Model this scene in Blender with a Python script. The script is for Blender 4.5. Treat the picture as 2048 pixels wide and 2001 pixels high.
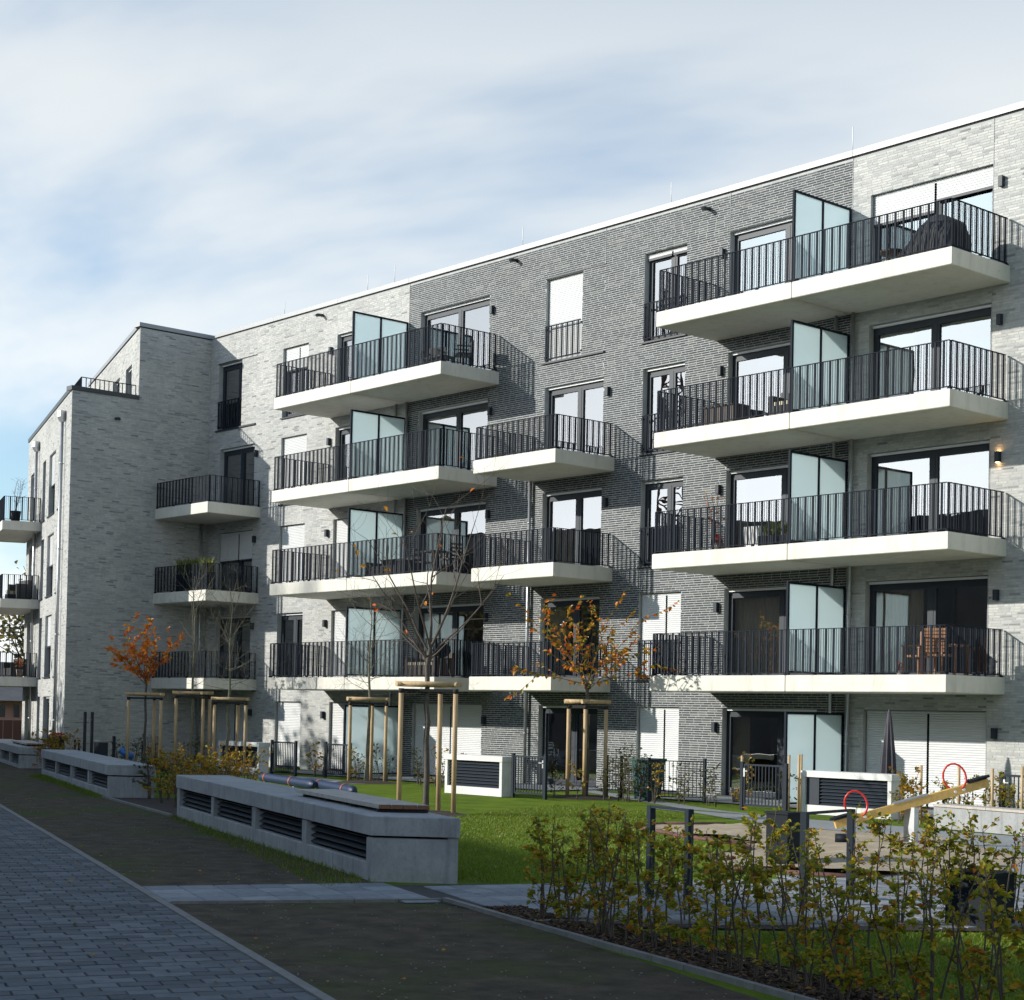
import bpy, bmesh, math, random
from mathutils import Vector, Matrix
import numpy as np
random.seed(7)
S = bpy.context.scene
for o in list(bpy.data.objects): bpy.data.objects.remove(o)
COL = S.collection

# ------------------------------------------------------------------ camera, sky, sun, exposure
CAM = Vector((38.463, -32.041, 1.976))
yaw, pit, rol = 0.8482, 0.0239, 0.0199
fw = Vector((-math.sin(yaw)*math.cos(pit), math.cos(yaw)*math.cos(pit), math.sin(pit)))
r0 = Vector((math.cos(yaw), math.sin(yaw), 0)); u0 = r0.cross(fw)
rr = r0*math.cos(rol)+u0*math.sin(rol); uu = -r0*math.sin(rol)+u0*math.cos(rol)
cd = bpy.data.cameras.new('camera'); co = bpy.data.objects.new('camera', cd); COL.objects.link(co)
co.matrix_world = Matrix(((rr.x, uu.x, -fw.x, CAM.x), (rr.y, uu.y, -fw.y, CAM.y), (rr.z, uu.z, -fw.z, CAM.z), (0, 0, 0, 1)))
cd.sensor_fit = 'HORIZONTAL'; cd.sensor_width = 36.0
cd.lens = 36.0*3420.58/2048; cd.shift_x = 0.0; cd.shift_y = 344.74/2048
cd.clip_end = 3000; cd.clip_start = 0.1
S.camera = co
S.view_settings.view_transform = 'Standard'
try: S.view_settings.look = 'None'
except Exception: pass
S.view_settings.exposure = 0.24; S.view_settings.gamma = 1.0; S.view_settings.use_curve_mapping = False

SUN_DIR = Vector((0.737, 1.0, -0.47)).normalized()     # light travels this way
elev = math.asin(-SUN_DIR.z); to_sun = -SUN_DIR
az = math.atan2(to_sun.x, to_sun.y)
W = bpy.data.worlds.new('World'); S.world = W; W.use_nodes = True
nt = W.node_tree; nt.nodes.clear()
N_ = nt.nodes.new; L_ = nt.links.new
out = N_('ShaderNodeOutputWorld'); bg = N_('ShaderNodeBackground')
sky = N_('ShaderNodeTexSky'); sky.sky_type = 'NISHITA'; sky.sun_disc = False
sky.sun_elevation = elev; sky.sun_rotation = az
sky.air_density = 1.0; sky.dust_density = 0.6; sky.ozone_density = 1.6
tc = N_('ShaderNodeTexCoord'); sp = N_('ShaderNodeSeparateXYZ'); L_(tc.outputs['Generated'], sp.inputs[0])
dv = N_('ShaderNodeMath'); dv.operation = 'MAXIMUM'; dv.inputs[1].default_value = 0.0; L_(sp.outputs[2], dv.inputs[0])
ad = N_('ShaderNodeMath'); ad.operation = 'ADD'; ad.inputs[1].default_value = 0.22; L_(dv.outputs[0], ad.inputs[0])
dx = N_('ShaderNodeMath'); dx.operation = 'DIVIDE'; L_(sp.outputs[0], dx.inputs[0]); L_(ad.outputs[0], dx.inputs[1])
dy = N_('ShaderNodeMath'); dy.operation = 'DIVIDE'; L_(sp.outputs[1], dy.inputs[0]); L_(ad.outputs[0], dy.inputs[1])
cb = N_('ShaderNodeCombineXYZ'); L_(dx.outputs[0], cb.inputs[0]); L_(dy.outputs[0], cb.inputs[1])
mp = N_('ShaderNodeMapping'); mp.inputs['Location'].default_value = (-4.8, -4.84, 1.09); mp.inputs['Rotation'].default_value = (0, 0, 0.75)
mp.inputs['Scale'].default_value = (0.55, 1.0, 1); L_(cb.outputs[0], mp.inputs['Vector'])
n1 = N_('ShaderNodeTexNoise'); n1.inputs['Scale'].default_value = 1.15; n1.inputs['Detail'].default_value = 6; n1.inputs['Roughness'].default_value = 0.5; n1.inputs['Distortion'].default_value = 0.35
L_(mp.outputs[0], n1.inputs['Vector'])
cr = N_('ShaderNodeValToRGB'); cr.color_ramp.interpolation = 'EASE'
cr.color_ramp.elements[0].position = 0.40; cr.color_ramp.elements[0].color = (0.2, 0.2, 0.2, 1)
cr.color_ramp.elements[1].position = 0.56; cr.color_ramp.elements[1].color = (0.95, 0.95, 0.95, 1)
L_(n1.outputs['Fac'], cr.inputs[0])
mx = N_('ShaderNodeMix'); mx.data_type = 'RGBA'; mx.blend_type = 'MIX'
tn = N_('ShaderNodeMix'); tn.data_type = 'RGBA'; tn.blend_type = 'MULTIPLY'; tn.inputs[0].default_value = 1.0; tn.inputs[7].default_value = (1.3, 1.68, 1.9, 1)
L_(sky.outputs[0], tn.inputs[6]); # cloud veil thinned above the view, towards the zenith, to cut ambient light
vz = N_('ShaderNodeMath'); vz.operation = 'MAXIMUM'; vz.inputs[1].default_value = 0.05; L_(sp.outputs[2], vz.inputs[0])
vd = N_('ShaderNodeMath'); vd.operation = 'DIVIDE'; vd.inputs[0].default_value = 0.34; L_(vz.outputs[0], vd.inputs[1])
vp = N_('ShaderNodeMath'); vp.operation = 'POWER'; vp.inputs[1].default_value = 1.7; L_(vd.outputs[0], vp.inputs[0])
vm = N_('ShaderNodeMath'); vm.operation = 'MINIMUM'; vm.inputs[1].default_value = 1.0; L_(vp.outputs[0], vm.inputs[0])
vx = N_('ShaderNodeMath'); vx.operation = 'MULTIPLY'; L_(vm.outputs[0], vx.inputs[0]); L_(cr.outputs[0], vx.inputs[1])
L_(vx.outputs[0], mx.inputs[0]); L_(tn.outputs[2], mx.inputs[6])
# cloud radiance follows the sky's own glow: a grey-white veil plus the sky scaled up toward the sun
cl = N_('ShaderNodeMix'); cl.data_type = 'RGBA'; cl.blend_type = 'ADD'; cl.inputs[0].default_value = 1.0
bw = N_('ShaderNodeRGBToBW'); L_(sky.outputs[0], bw.inputs[0])
hf = N_('ShaderNodeMath'); hf.operation = 'MULTIPLY'; hf.inputs[1].default_value = 1.1; L_(bw.outputs[0], hf.inputs[0])
L_(hf.outputs[0], cl.inputs[6]); cl.inputs[7].default_value = (5.9, 6.4, 6.65, 1)
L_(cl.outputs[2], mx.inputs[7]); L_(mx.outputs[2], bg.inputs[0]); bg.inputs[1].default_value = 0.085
L_(bg.outputs[0], out.inputs[0])

sl = bpy.data.lights.new('sun', 'SUN'); sl.energy = 5.0; sl.angle = math.radians(0.7); sl.color = (1.0, 0.955, 0.87)
so = bpy.data.objects.new('sun', sl); COL.objects.link(so); so.location = (0, -40, 40)
so.rotation_euler = SUN_DIR.to_track_quat('-Z', 'Y').to_euler()

# ------------------------------------------------------------------ materials
def mat(name, col, rough=0.6, metal=0.0, noise=0.0, nscale=8.0, col2=None, bump=0.0, bscale=None, spec=0.5, detail=5.0, lo=0.35, hi=0.65, aniso=None):
    m = bpy.data.materials.new(name); m.use_nodes = True; t = m.node_tree; b = t.nodes['Principled BSDF']
    b.inputs['Roughness'].default_value = rough; b.inputs['Metallic'].default_value = metal
    b.inputs['Specular IOR Level'].default_value = spec
    c = (*col, 1) if len(col) == 3 else col
    b.inputs['Base Color'].default_value = c
    tx = t.nodes.new('ShaderNodeTexCoord'); vec = tx.outputs['Object']
    if aniso:
        mm = t.nodes.new('ShaderNodeMapping'); mm.inputs['Scale'].default_value = aniso; t.links.new(vec, mm.inputs['Vector']); vec = mm.outputs[0]
    if noise > 0 or col2:
        nz = t.nodes.new('ShaderNodeTexNoise'); nz.inputs['Scale'].default_value = nscale; nz.inputs['Detail'].default_value = detail
        nz.inputs['Roughness'].default_value = 0.65
        t.links.new(vec, nz.inputs['Vector'])
        rp = t.nodes.new('ShaderNodeValToRGB'); rp.color_ramp.elements[0].position = lo; rp.color_ramp.elements[1].position = hi
        c2 = col2 if col2 else tuple(x*(1-noise) for x in col[:3])
        rp.color_ramp.elements[0].color = (*c2[:3], 1); rp.color_ramp.elements[1].color = c
        t.links.new(nz.outputs['Fac'], rp.inputs[0]); t.links.new(rp.outputs[0], b.inputs['Base Color'])
        m['ramp'] = rp.name
    if bump > 0:
        nb = t.nodes.new('ShaderNodeTexNoise'); nb.inputs['Scale'].default_value = bscale or nscale*4; nb.inputs['Detail'].default_value = 5
        t.links.new(vec, nb.inputs['Vector'])
        bp = t.nodes.new('ShaderNodeBump'); bp.inputs['Strength'].default_value = bump; bp.inputs['Distance'].default_value = 0.02
        t.links.new(nb.outputs['Fac'], bp.inputs['Height']); t.links.new(bp.outputs[0], b.inputs['Normal'])
    return m

def streaks(m, k=0.2, sc=(5, 5, 0.5)):
    t = m.node_tree; b = t.nodes['Principled BSDF']; lk = b.inputs['Base Color'].links[0]; src = lk.from_socket
    tx = t.nodes.new('ShaderNodeNewGeometry'); mm = t.nodes.new('ShaderNodeMapping'); mm.inputs['Scale'].default_value = sc; t.links.new(tx.outputs['Position'], mm.inputs['Vector'])
    nz = t.nodes.new('ShaderNodeTexNoise'); nz.inputs['Scale'].default_value = 1.0; nz.inputs['Detail'].default_value = 6; nz.inputs['Roughness'].default_value = 0.7; t.links.new(mm.outputs[0], nz.inputs['Vector'])
    mr = t.nodes.new('ShaderNodeMapRange'); mr.inputs[1].default_value = 0.5; mr.inputs[2].default_value = 0.75; mr.inputs[3].default_value = 1.0; mr.inputs[4].default_value = 1-k; t.links.new(nz.outputs['Fac'], mr.inputs[0])
    u = t.nodes.new('ShaderNodeMix'); u.data_type = 'RGBA'; u.blend_type = 'MULTIPLY'; u.inputs[0].default_value = 1; t.links.new(src, u.inputs[6]); t.links.new(mr.outputs[0], u.inputs[7]); t.links.new(u.outputs[2], b.inputs['Base Color'])
def brick_mat(name, stops, rough=0.75, big=None, grain=0.12):
    """colour varies from brick to brick (per object and per mesh island) plus fine grain"""
    m = bpy.data.materials.new(name); m.use_nodes = True; t = m.node_tree; b = t.nodes['Principled BSDF']
    b.inputs['Roughness'].default_value = rough; b.inputs['Specular IOR Level'].default_value = 0.3
    oi = t.nodes.new('ShaderNodeObjectInfo'); ge = t.nodes.new('ShaderNodeNewGeometry')
    a = t.nodes.new('ShaderNodeMath'); a.operation = 'ADD'; t.links.new(oi.outputs['Random'], a.inputs[0]); t.links.new(ge.outputs['Random Per Island'], a.inputs[1])
    f = t.nodes.new('ShaderNodeMath'); f.operation = 'FRACT'; t.links.new(a.outputs[0], f.inputs[0])
    rp = t.nodes.new('ShaderNodeValToRGB'); el = rp.color_ramp.elements
    el[0].position = stops[0][0]; el[0].color = (*stops[0][1], 1); el[1].position = stops[-1][0]; el[1].color = (*stops[-1][1], 1)
    for p, c in stops[1:-1]:
        e = el.new(p); e.color = (*c, 1)
    t.links.new(f.outputs[0], rp.inputs[0])
    nz = t.nodes.new('ShaderNodeTexNoise'); nz.inputs['Scale'].default_value = 9; nz.inputs['Detail'].default_value = 6; nz.inputs['Roughness'].default_value = 0.7
    t.links.new(ge.outputs['Position'], nz.inputs['Vector'])
    mr = t.nodes.new('ShaderNodeMapRange'); mr.inputs[1].default_value = 0.3; mr.inputs[2].default_value = 0.7; mr.inputs[3].default_value = 1-grain*1.6; mr.inputs[4].default_value = 1+grain
    t.links.new(nz.outputs['Fac'], mr.inputs[0])
    mu = t.nodes.new('ShaderNodeMix'); mu.data_type = 'RGBA'; mu.blend_type = 'MULTIPLY'; mu.inputs[0].default_value = 1
    t.links.new(rp.outputs[0], mu.inputs[6]); t.links.new(mr.outputs[0], mu.inputs[7])
    last = mu.outputs[2]
    if big:
        n2 = t.nodes.new('ShaderNodeTexNoise'); n2.inputs['Scale'].default_value = big[0]; n2.inputs['Detail'].default_value = 4
        t.links.new(ge.outputs['Position'], n2.inputs['Vector'])
        m2 = t.nodes.new('ShaderNodeMapRange'); m2.inputs[1].default_value = 0.35; m2.inputs[2].default_value = 0.65; m2.inputs[3].default_value = 1-big[1]; m2.inputs[4].default_value = 1+big[1]*0.5
        t.links.new(n2.outputs['Fac'], m2.inputs[0])
        u2 = t.nodes.new('ShaderNodeMix'); u2.data_type = 'RGBA'; u2.blend_type = 'MULTIPLY'; u2.inputs[0].default_value = 1
        t.links.new(last, u2.inputs[6]); t.links.new(m2.outputs[0], u2.inputs[7]); last = u2.outputs[2]
    t.links.new(last, b.inputs['Base Color'])
    bp = t.nodes.new('ShaderNodeBump'); bp.inputs['Strength'].default_value = 0.25; bp.inputs['Distance'].default_value = 0.01
    nb = t.nodes.new('ShaderNodeTexNoise'); nb.inputs['Scale'].default_value = 45; t.links.new(ge.outputs['Position'], nb.inputs['Vector'])
    t.links.new(nb.outputs['Fac'], bp.inputs['Height']); t.links.new(bp.outputs[0], b.inputs['Normal'])
    return m

M = {}
M['bdark'] = brick_mat('dark grey clinker', [(0, (0.038, 0.045, 0.051)), (0.5, (0.056, 0.063, 0.068)), (0.85, (0.078, 0.083, 0.084)), (1, (0.14, 0.142, 0.135))], big=(0.35, 0.12))
M['bpale'] = brick_mat('pale grey clinker', [(0, (0.19, 0.195, 0.20)), (0.03, (0.27, 0.275, 0.275)), (0.10, (0.36, 0.367, 0.36)), (0.5, (0.445, 0.447, 0.43)), (1, (0.51, 0.505, 0.475))], big=(0.6, 0.13))
M['mdark'] = mat('pale mortar', (0.43, 0.445, 0.445), 0.9, noise=0.2, nscale=3)
M['mpale'] = mat('grey mortar', (0.41, 0.425, 0.42), 0.9, noise=0.2, nscale=3)
M['conc'] = mat('balcony concrete', (0.64, 0.62, 0.55), 0.7, noise=0.1, nscale=1.6, bump=0.08, bscale=30, lo=0.3, hi=0.6)
M['bench'] = mat('bench concrete', (0.34, 0.35, 0.35), 0.8, noise=0.22, nscale=2.2, bump=0.2, bscale=40)
M['conc2'] = mat('white vent concrete', (0.66, 0.665, 0.64), 0.75, noise=0.15, nscale=3, bump=0.1, bscale=30)
M['coping'] = mat('light metal coping', (0.27, 0.28, 0.29), 0.5, 0.2, noise=0.12, nscale=0.5)
M['copdark'] = mat('dark metal coping', (0.05, 0.055, 0.06), 0.45, 0.4)
M['black'] = mat('shadow gap', (0.02, 0.02, 0.022), 0.9)
M['frame'] = mat('anthracite frame', (0.020, 0.028, 0.040), 0.5, 0.0, noise=0.1, nscale=2, spec=0.3)
M['rail'] = mat('anthracite railing', (0.012, 0.017, 0.026), 0.7, 0.0, spec=0.12)
M['gate'] = mat('dark navy steel', (0.010, 0.018, 0.028), 0.6, 0.0, spec=0.2)
M['steel'] = mat('galvanised steel', (0.5, 0.52, 0.54), 0.4, 0.8, noise=0.2, nscale=6)
M['shut'] = mat('pale roller shutter', (0.58, 0.595, 0.60), 0.5, noise=0.05, nscale=1.5)
M['blind'] = mat('shutter end bar', (0.62, 0.63, 0.64), 0.5)
M['room'] = mat('room plaster', (0.30, 0.27, 0.22), 0.9, noise=0.3, nscale=0.8)
M['curtain'] = mat('curtain cloth', (0.72, 0.66, 0.54), 0.9, noise=0.3, nscale=10, aniso=(8, 8, 0.3))
M['wood'] = mat('peeled pine', (0.52, 0.37, 0.20), 0.7, noise=0.3, nscale=5, aniso=(3, 3, 0.5), bump=0.2)
M['woodgrey'] = mat('weathered bench wood', (0.46, 0.42, 0.37), 0.75, noise=0.25, nscale=7, bump=0.15)
M['woodend'] = mat('wood end grain', (0.22, 0.10, 0.05), 0.8, noise=0.3, nscale=20)
M['teak'] = mat('brown teak', (0.26, 0.115, 0.045), 0.55, noise=0.3, nscale=9)
M['dkwood'] = mat('dark stained wood', (0.06, 0.04, 0.03), 0.6, noise=0.3, nscale=9)
M['yellow'] = mat('yellow beam', (0.70, 0.45, 0.13), 0.5, noise=0.2, nscale=4, aniso=(1, 6, 6))
M['red'] = mat('red paint', (0.55, 0.025, 0.02), 0.35)
M['redrub'] = mat('red rubber kerb', (0.13, 0.06, 0.05), 0.85, noise=0.3, nscale=12)
M['blackcloth'] = mat('black cover', (0.018, 0.02, 0.025), 0.75, noise=0.3, nscale=6, bump=0.3, bscale=7)
M['cloth'] = mat('violet grey canvas', (0.075, 0.07, 0.085), 0.85, noise=0.3, nscale=6)
M['wicker'] = mat('black wicker', (0.03, 0.033, 0.038), 0.6, noise=0.4, nscale=40)
M['brownw'] = mat('brown wicker', (0.10, 0.07, 0.05), 0.7, noise=0.4, nscale=30)
M['cushion'] = mat('beige cushion', (0.55, 0.48, 0.36), 0.9)
M['plastic'] = mat('dark plastic', (0.007, 0.011, 0.016), 0.6, spec=0.15)
M['greenp'] = mat('dark green plastic', (0.012, 0.06, 0.055), 0.45)
M['terra'] = mat('taupe clay', (0.20, 0.16, 0.14), 0.7)
M['white'] = mat('white paint', (0.75, 0.75, 0.73), 0.5)
M['blue'] = mat('deep blue padding', (0.006, 0.022, 0.07), 0.5, noise=0.3, nscale=14, bump=0.6, bscale=25)
M['brightblue'] = mat('bright blue plastic', (0.02, 0.14, 0.42), 0.35)
M['orange'] = mat('orange ring', (0.30, 0.08, 0.035), 0.5)
M['bark'] = mat('grey brown bark', (0.10, 0.085, 0.07), 0.85, noise=0.4, nscale=14, bump=0.5, bscale=30)
M['barkpale'] = mat('greenish pale bark', (0.20, 0.19, 0.13), 0.85, noise=0.45, nscale=9, bump=0.5, bscale=30)
M['twig'] = mat('brown twigs', (0.085, 0.065, 0.05), 0.8)
M['mulch'] = mat('bark mulch', (0.055, 0.035, 0.024), 0.95, col2=(0.012, 0.009, 0.008), nscale=16, bump=1.0, bscale=30)
M['chip'] = brick_mat('bark chips', [(0, (0.02, 0.013, 0.01)), (0.6, (0.07, 0.042, 0.027)), (1, (0.14, 0.09, 0.055))], 0.9)
M['sand'] = mat('play sand', (0.40, 0.325, 0.225), 0.95, noise=0.35, nscale=2.5, bump=0.8, bscale=6)
M['pebble'] = mat('small stones', (0.22, 0.205, 0.18), 0.9)
M['pinkwall'] = mat('pink render', (0.58, 0.33, 0.30), 0.9, noise=0.1, nscale=1)
M['slate'] = mat('grey roof', (0.11, 0.11, 0.115), 0.8, noise=0.25, nscale=2)
M['brownf'] = mat('brown fence', (0.13, 0.055, 0.04), 0.8)
M['pane_dark'] = mat('dark far pane', (0.03, 0.035, 0.04), 0.15)

M['paver'] = brick_mat('grey paving blocks', [(0, (0.066, 0.076, 0.085)), (0.5, (0.095, 0.106, 0.117)), (1, (0.14, 0.152, 0.16))], 0.8, big=(0.5, 0.14), grain=0.15)
M['slab'] = brick_mat('grey paving slabs', [(0, (0.17, 0.185, 0.20)), (0.5, (0.21, 0.225, 0.24)), (1, (0.27, 0.285, 0.295))], 0.8, big=(0.7, 0.12), grain=0.15)
M['joint'] = mat('dark joint sand', (0.05, 0.045, 0.04), 0.95, noise=0.3, nscale=8)
M['kerb'] = mat('kerb concrete', (0.21, 0.205, 0.19), 0.85, noise=0.3, nscale=5, bump=0.3)

streaks(M['conc'], 0.22, (3.5, 3.5, 0.7)); streaks(M['bench'], 0.4, (7, 7, 0.8)); streaks(M['bench'], 0.25, (25, 25, 18)); streaks(M['conc2'], 0.2, (6, 6, 0.8)); streaks(M['wood'], 0.3, (20, 20, 1.5))
def leafmat(name, stops, trans=0.35, big=None):
    m = bpy.data.materials.new(name); m.use_nodes = True; t = m.node_tree; b = t.nodes['Principled BSDF']
    b.inputs['Roughness'].default_value = 0.5; b.inputs['Specular IOR Level'].default_value = 0.35
    oi = t.nodes.new('ShaderNodeObjectInfo'); ge = t.nodes.new('ShaderNodeNewGeometry')
    a = t.nodes.new('ShaderNodeMath'); a.operation = 'ADD'; t.links.new(oi.outputs['Random'], a.inputs[0]); t.links.new(ge.outputs['Random Per Island'], a.inputs[1])
    f = t.nodes.new('ShaderNodeMath'); f.operation = 'FRACT'; t.links.new(a.outputs[0], f.inputs[0])
    rp = t.nodes.new('ShaderNodeValToRGB'); el = rp.color_ramp.elements
    el[0].position = stops[0][0]; el[0].color = (*stops[0][1], 1); el[1].position = stops[-1][0]; el[1].color = (*stops[-1][1], 1)
    for p, c in stops[1:-1]:
        e = el.new(p); e.color = (*c, 1)
    t.links.new(f.outputs[0], rp.inputs[0]); t.links.new(rp.outputs[0], b.inputs['Base Color'])
    tr = t.nodes.new('ShaderNodeBsdfTranslucent'); t.links.new(rp.outputs[0], tr.inputs[0])
    ms = t.nodes.new('ShaderNodeMixShader'); ms.inputs[0].default_value = trans
    o = t.nodes['Material Output']; t.links.new(b.outputs[0], ms.inputs[1]); t.links.new(tr.outputs[0], ms.inputs[2]); t.links.new(ms.outputs[0], o.inputs[0])
    return m
M['lf_hedge'] = leafmat('autumn beech leaves', [(0, (0.10, 0.14, 0.012)), (0.45, (0.25, 0.26, 0.018)), (0.7, (0.40, 0.34, 0.022)), (0.87, (0.52, 0.32, 0.022)), (0.95, (0.50, 0.19, 0.02)), (1, (0.25, 0.09, 0.02))], 0.45)
M['lf_green'] = leafmat('dull green leaves', [(0, (0.03, 0.05, 0.015)), (0.6, (0.07, 0.085, 0.02)), (1, (0.16, 0.14, 0.025))])
M['lf_yellow'] = leafmat('yellow autumn leaves', [(0, (0.07, 0.085, 0.012)), (0.4, (0.24, 0.19, 0.015)), (0.75, (0.50, 0.31, 0.02)), (1, (0.52, 0.16, 0.02))])
M['lf_orange'] = leafmat('orange autumn leaves', [(0, (0.40, 0.24, 0.02)), (0.25, (0.65, 0.28, 0.025)), (0.7, (0.62, 0.15, 0.02)), (1, (0.45, 0.07, 0.02))])
M['lf_mix'] = leafmat('orange and green leaves', [(0, (0.12, 0.14, 0.015)), (0.35, (0.33, 0.24, 0.02)), (0.6, (0.62, 0.27, 0.02)), (1, (0.58, 0.11, 0.02))])
M['lf_grass'] = leafmat('pot grass', [(0, (0.08, 0.12, 0.02)), (1, (0.25, 0.26, 0.05))])
M['lf_red'] = leafmat('red flowers', [(0, (0.45, 0.02, 0.02)), (1, (0.6, 0.05, 0.02))])
M['lf_far'] = leafmat('far autumn foliage', [(0, (0.07, 0.075, 0.03)), (0.6, (0.16, 0.14, 0.05)), (1, (0.28, 0.21, 0.07))])
M['blade'] = leafmat('grass blades', [(0, (0.075, 0.13, 0.008)), (0.6, (0.14, 0.21, 0.012)), (0.92, (0.20, 0.25, 0.02)), (1, (0.26, 0.24, 0.05))], 0.3)

# lawn / soil ground materials with large patches
def ground_mat(name, cols, scales, bump=0.6, bs=40, rough=0.95):
    m = bpy.data.materials.new(name); m.use_nodes = True; t = m.node_tree; b = t.nodes['Principled BSDF']
    b.inputs['Roughness'].default_value = rough; b.inputs['Specular IOR Level'].default_value = 0.15
    ge = t.nodes.new('ShaderNodeNewGeometry'); last = None
    for i, ((c1, c2, lo, hi), sc) in enumerate(zip(cols, scales)):
        nz = t.nodes.new('ShaderNodeTexNoise'); nz.inputs['Scale'].default_value = sc; nz.inputs['Detail'].default_value = 8; nz.inputs['Roughness'].default_value = 0.62
        mpn = t.nodes.new('ShaderNodeMapping'); mpn.inputs['Location'].default_value = (i*7.3, i*3.1, 0); t.links.new(ge.outputs['Position'], mpn.inputs['Vector']); t.links.new(mpn.outputs[0], nz.inputs['Vector'])
        rp = t.nodes.new('ShaderNodeValToRGB'); rp.color_ramp.elements[0].position = lo; rp.color_ramp.elements[1].position = hi
        if i == 0:
            rp.color_ramp.elements[0].color = (*c1, 1); rp.color_ramp.elements[1].color = (*c2, 1); t.links.new(nz.outputs['Fac'], rp.inputs[0]); last = rp.outputs[0]
        else:
            rp.color_ramp.elements[0].color = (0, 0, 0, 1); rp.color_ramp.elements[1].color = (c2 if isinstance(c2, float) else 1,)*3+(1,)
            t.links.new(nz.outputs['Fac'], rp.inputs[0])
            mi = t.nodes.new('ShaderNodeMix'); mi.data_type = 'RGBA'; t.links.new(rp.outputs[0], mi.inputs[0]); t.links.new(last, mi.inputs[6]); mi.inputs[7].default_value = (*c1, 1); last = mi.outputs[2]
    t.links.new(last, b.inputs['Base Color'])
    nb = t.nodes.new('ShaderNodeTexNoise'); nb.inputs['Scale'].default_value = bs; nb.inputs['Detail'].default_value = 6; t.links.new(ge.outputs['Position'], nb.inputs['Vector'])
    bp = t.nodes.new('ShaderNodeBump'); bp.inputs['Strength'].default_value = bump; bp.inputs['Distance'].default_value = 0.03
    t.links.new(nb.outputs['Fac'], bp.inputs['Height']); t.links.new(bp.outputs[0], b.inputs['Normal'])
    return m
M['lawn'] = ground_mat('mown lawn', [((0.075, 0.13, 0.008), (0.14, 0.21, 0.012), 0.35, 0.65), ((0.18, 0.21, 0.02), 0.5, 0.55, 0.75), ((0.13, 0.12, 0.05), 0.5, 0.6, 0.78)], [1.3, 0.5, 2.6], 1.0, 60)
M['soil'] = ground_mat('bare soil with sprouting grass', [((0.042, 0.032, 0.022), (0.115, 0.090, 0.060), 0.3, 0.7), ((0.05, 0.075, 0.012), 0.85, 0.47, 0.66), ((0.08, 0.065, 0.05), 0.35, 0.6, 0.8)], [3.0, 0.33, 9.0], 0.9, 30)

def glass_mat():
    m = bpy.data.materials.new('coated window glass'); m.use_nodes = True; t = m.node_tree; t.nodes.clear()
    o = t.nodes.new('ShaderNodeOutputMaterial'); g = t.nodes.new('ShaderNodeBsdfGlossy'); g.inputs['Roughness'].default_value = 0.0
    g.inputs['Color'].default_value = (0.86, 0.89, 0.93, 1)
    tr = t.nodes.new('ShaderNodeBsdfTransparent'); tr.inputs[0].default_value = (0.82, 0.82, 0.80, 1)
    lw = t.nodes.new('ShaderNodeLayerWeight'); lw.inputs['Blend'].default_value = 0.35
    mr = t.nodes.new('ShaderNodeMapRange'); mr.inputs[3].default_value = 0.36; mr.inputs[4].default_value = 1.0; t.links.new(lw.outputs['Fresnel'], mr.inputs[0])
    ms = t.nodes.new('ShaderNodeMixShader'); t.links.new(mr.outputs[0], ms.inputs[0]); t.links.new(tr.outputs[0], ms.inputs[1]); t.links.new(g.outputs[0], ms.inputs[2])
    geo = t.nodes.new('ShaderNodeTexNoise'); geo.inputs['Scale'].default_value = 0.8
    tx = t.nodes.new('ShaderNodeTexCoord'); t.links.new(tx.outputs['Object'], geo.inputs['Vector'])
    bp = t.nodes.new('ShaderNodeBump'); bp.inputs['Strength'].default_value = 0.12; bp.inputs['Distance'].default_value = 0.03; t.links.new(geo.outputs['Fac'], bp.inputs['Height']); t.links.new(bp.outputs[0], g.inputs['Normal'])
    t.links.new(ms.outputs[0], o.inputs[0]); return m
M['glass'] = glass_mat()
def frosted():
    m = bpy.data.materials.new('frosted privacy glass'); m.use_nodes = True; t = m.node_tree; t.nodes.clear()
    o = t.nodes.new('ShaderNodeOutputMaterial'); d = t.nodes.new('ShaderNodeBsdfDiffuse'); d.inputs[0].default_value = (0.72, 0.83, 0.87, 1)
    tl = t.nodes.new('ShaderNodeBsdfTranslucent'); tl.inputs[0].default_value = (0.86, 0.96, 0.98, 1)
    g = t.nodes.new('ShaderNodeBsdfGlossy'); g.inputs['Roughness'].default_value = 0.15
    a = t.nodes.new('ShaderNodeMixShader'); a.inputs[0].default_value = 0.6; t.links.new(d.outputs[0], a.inputs[1]); t.links.new(tl.outputs[0], a.inputs[2])
    b = t.nodes.new('ShaderNodeMixShader'); b.inputs[0].default_value = 0.08; t.links.new(a.outputs[0], b.inputs[1]); t.links.new(g.outputs[0], b.inputs[2])
    t.links.new(b.outputs[0], o.inputs[0]); return m
M['frost'] = frosted()
def emis():
    m = bpy.data.materials.new('warm lamp glow'); m.use_nodes = True; b = m.node_tree.nodes['Principled BSDF']
    b.inputs['Emission Color'].default_value = (1, 0.55, 0.2, 1); b.inputs['Emission Strength'].default_value = 24; return m
M['glow'] = emis()

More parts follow.
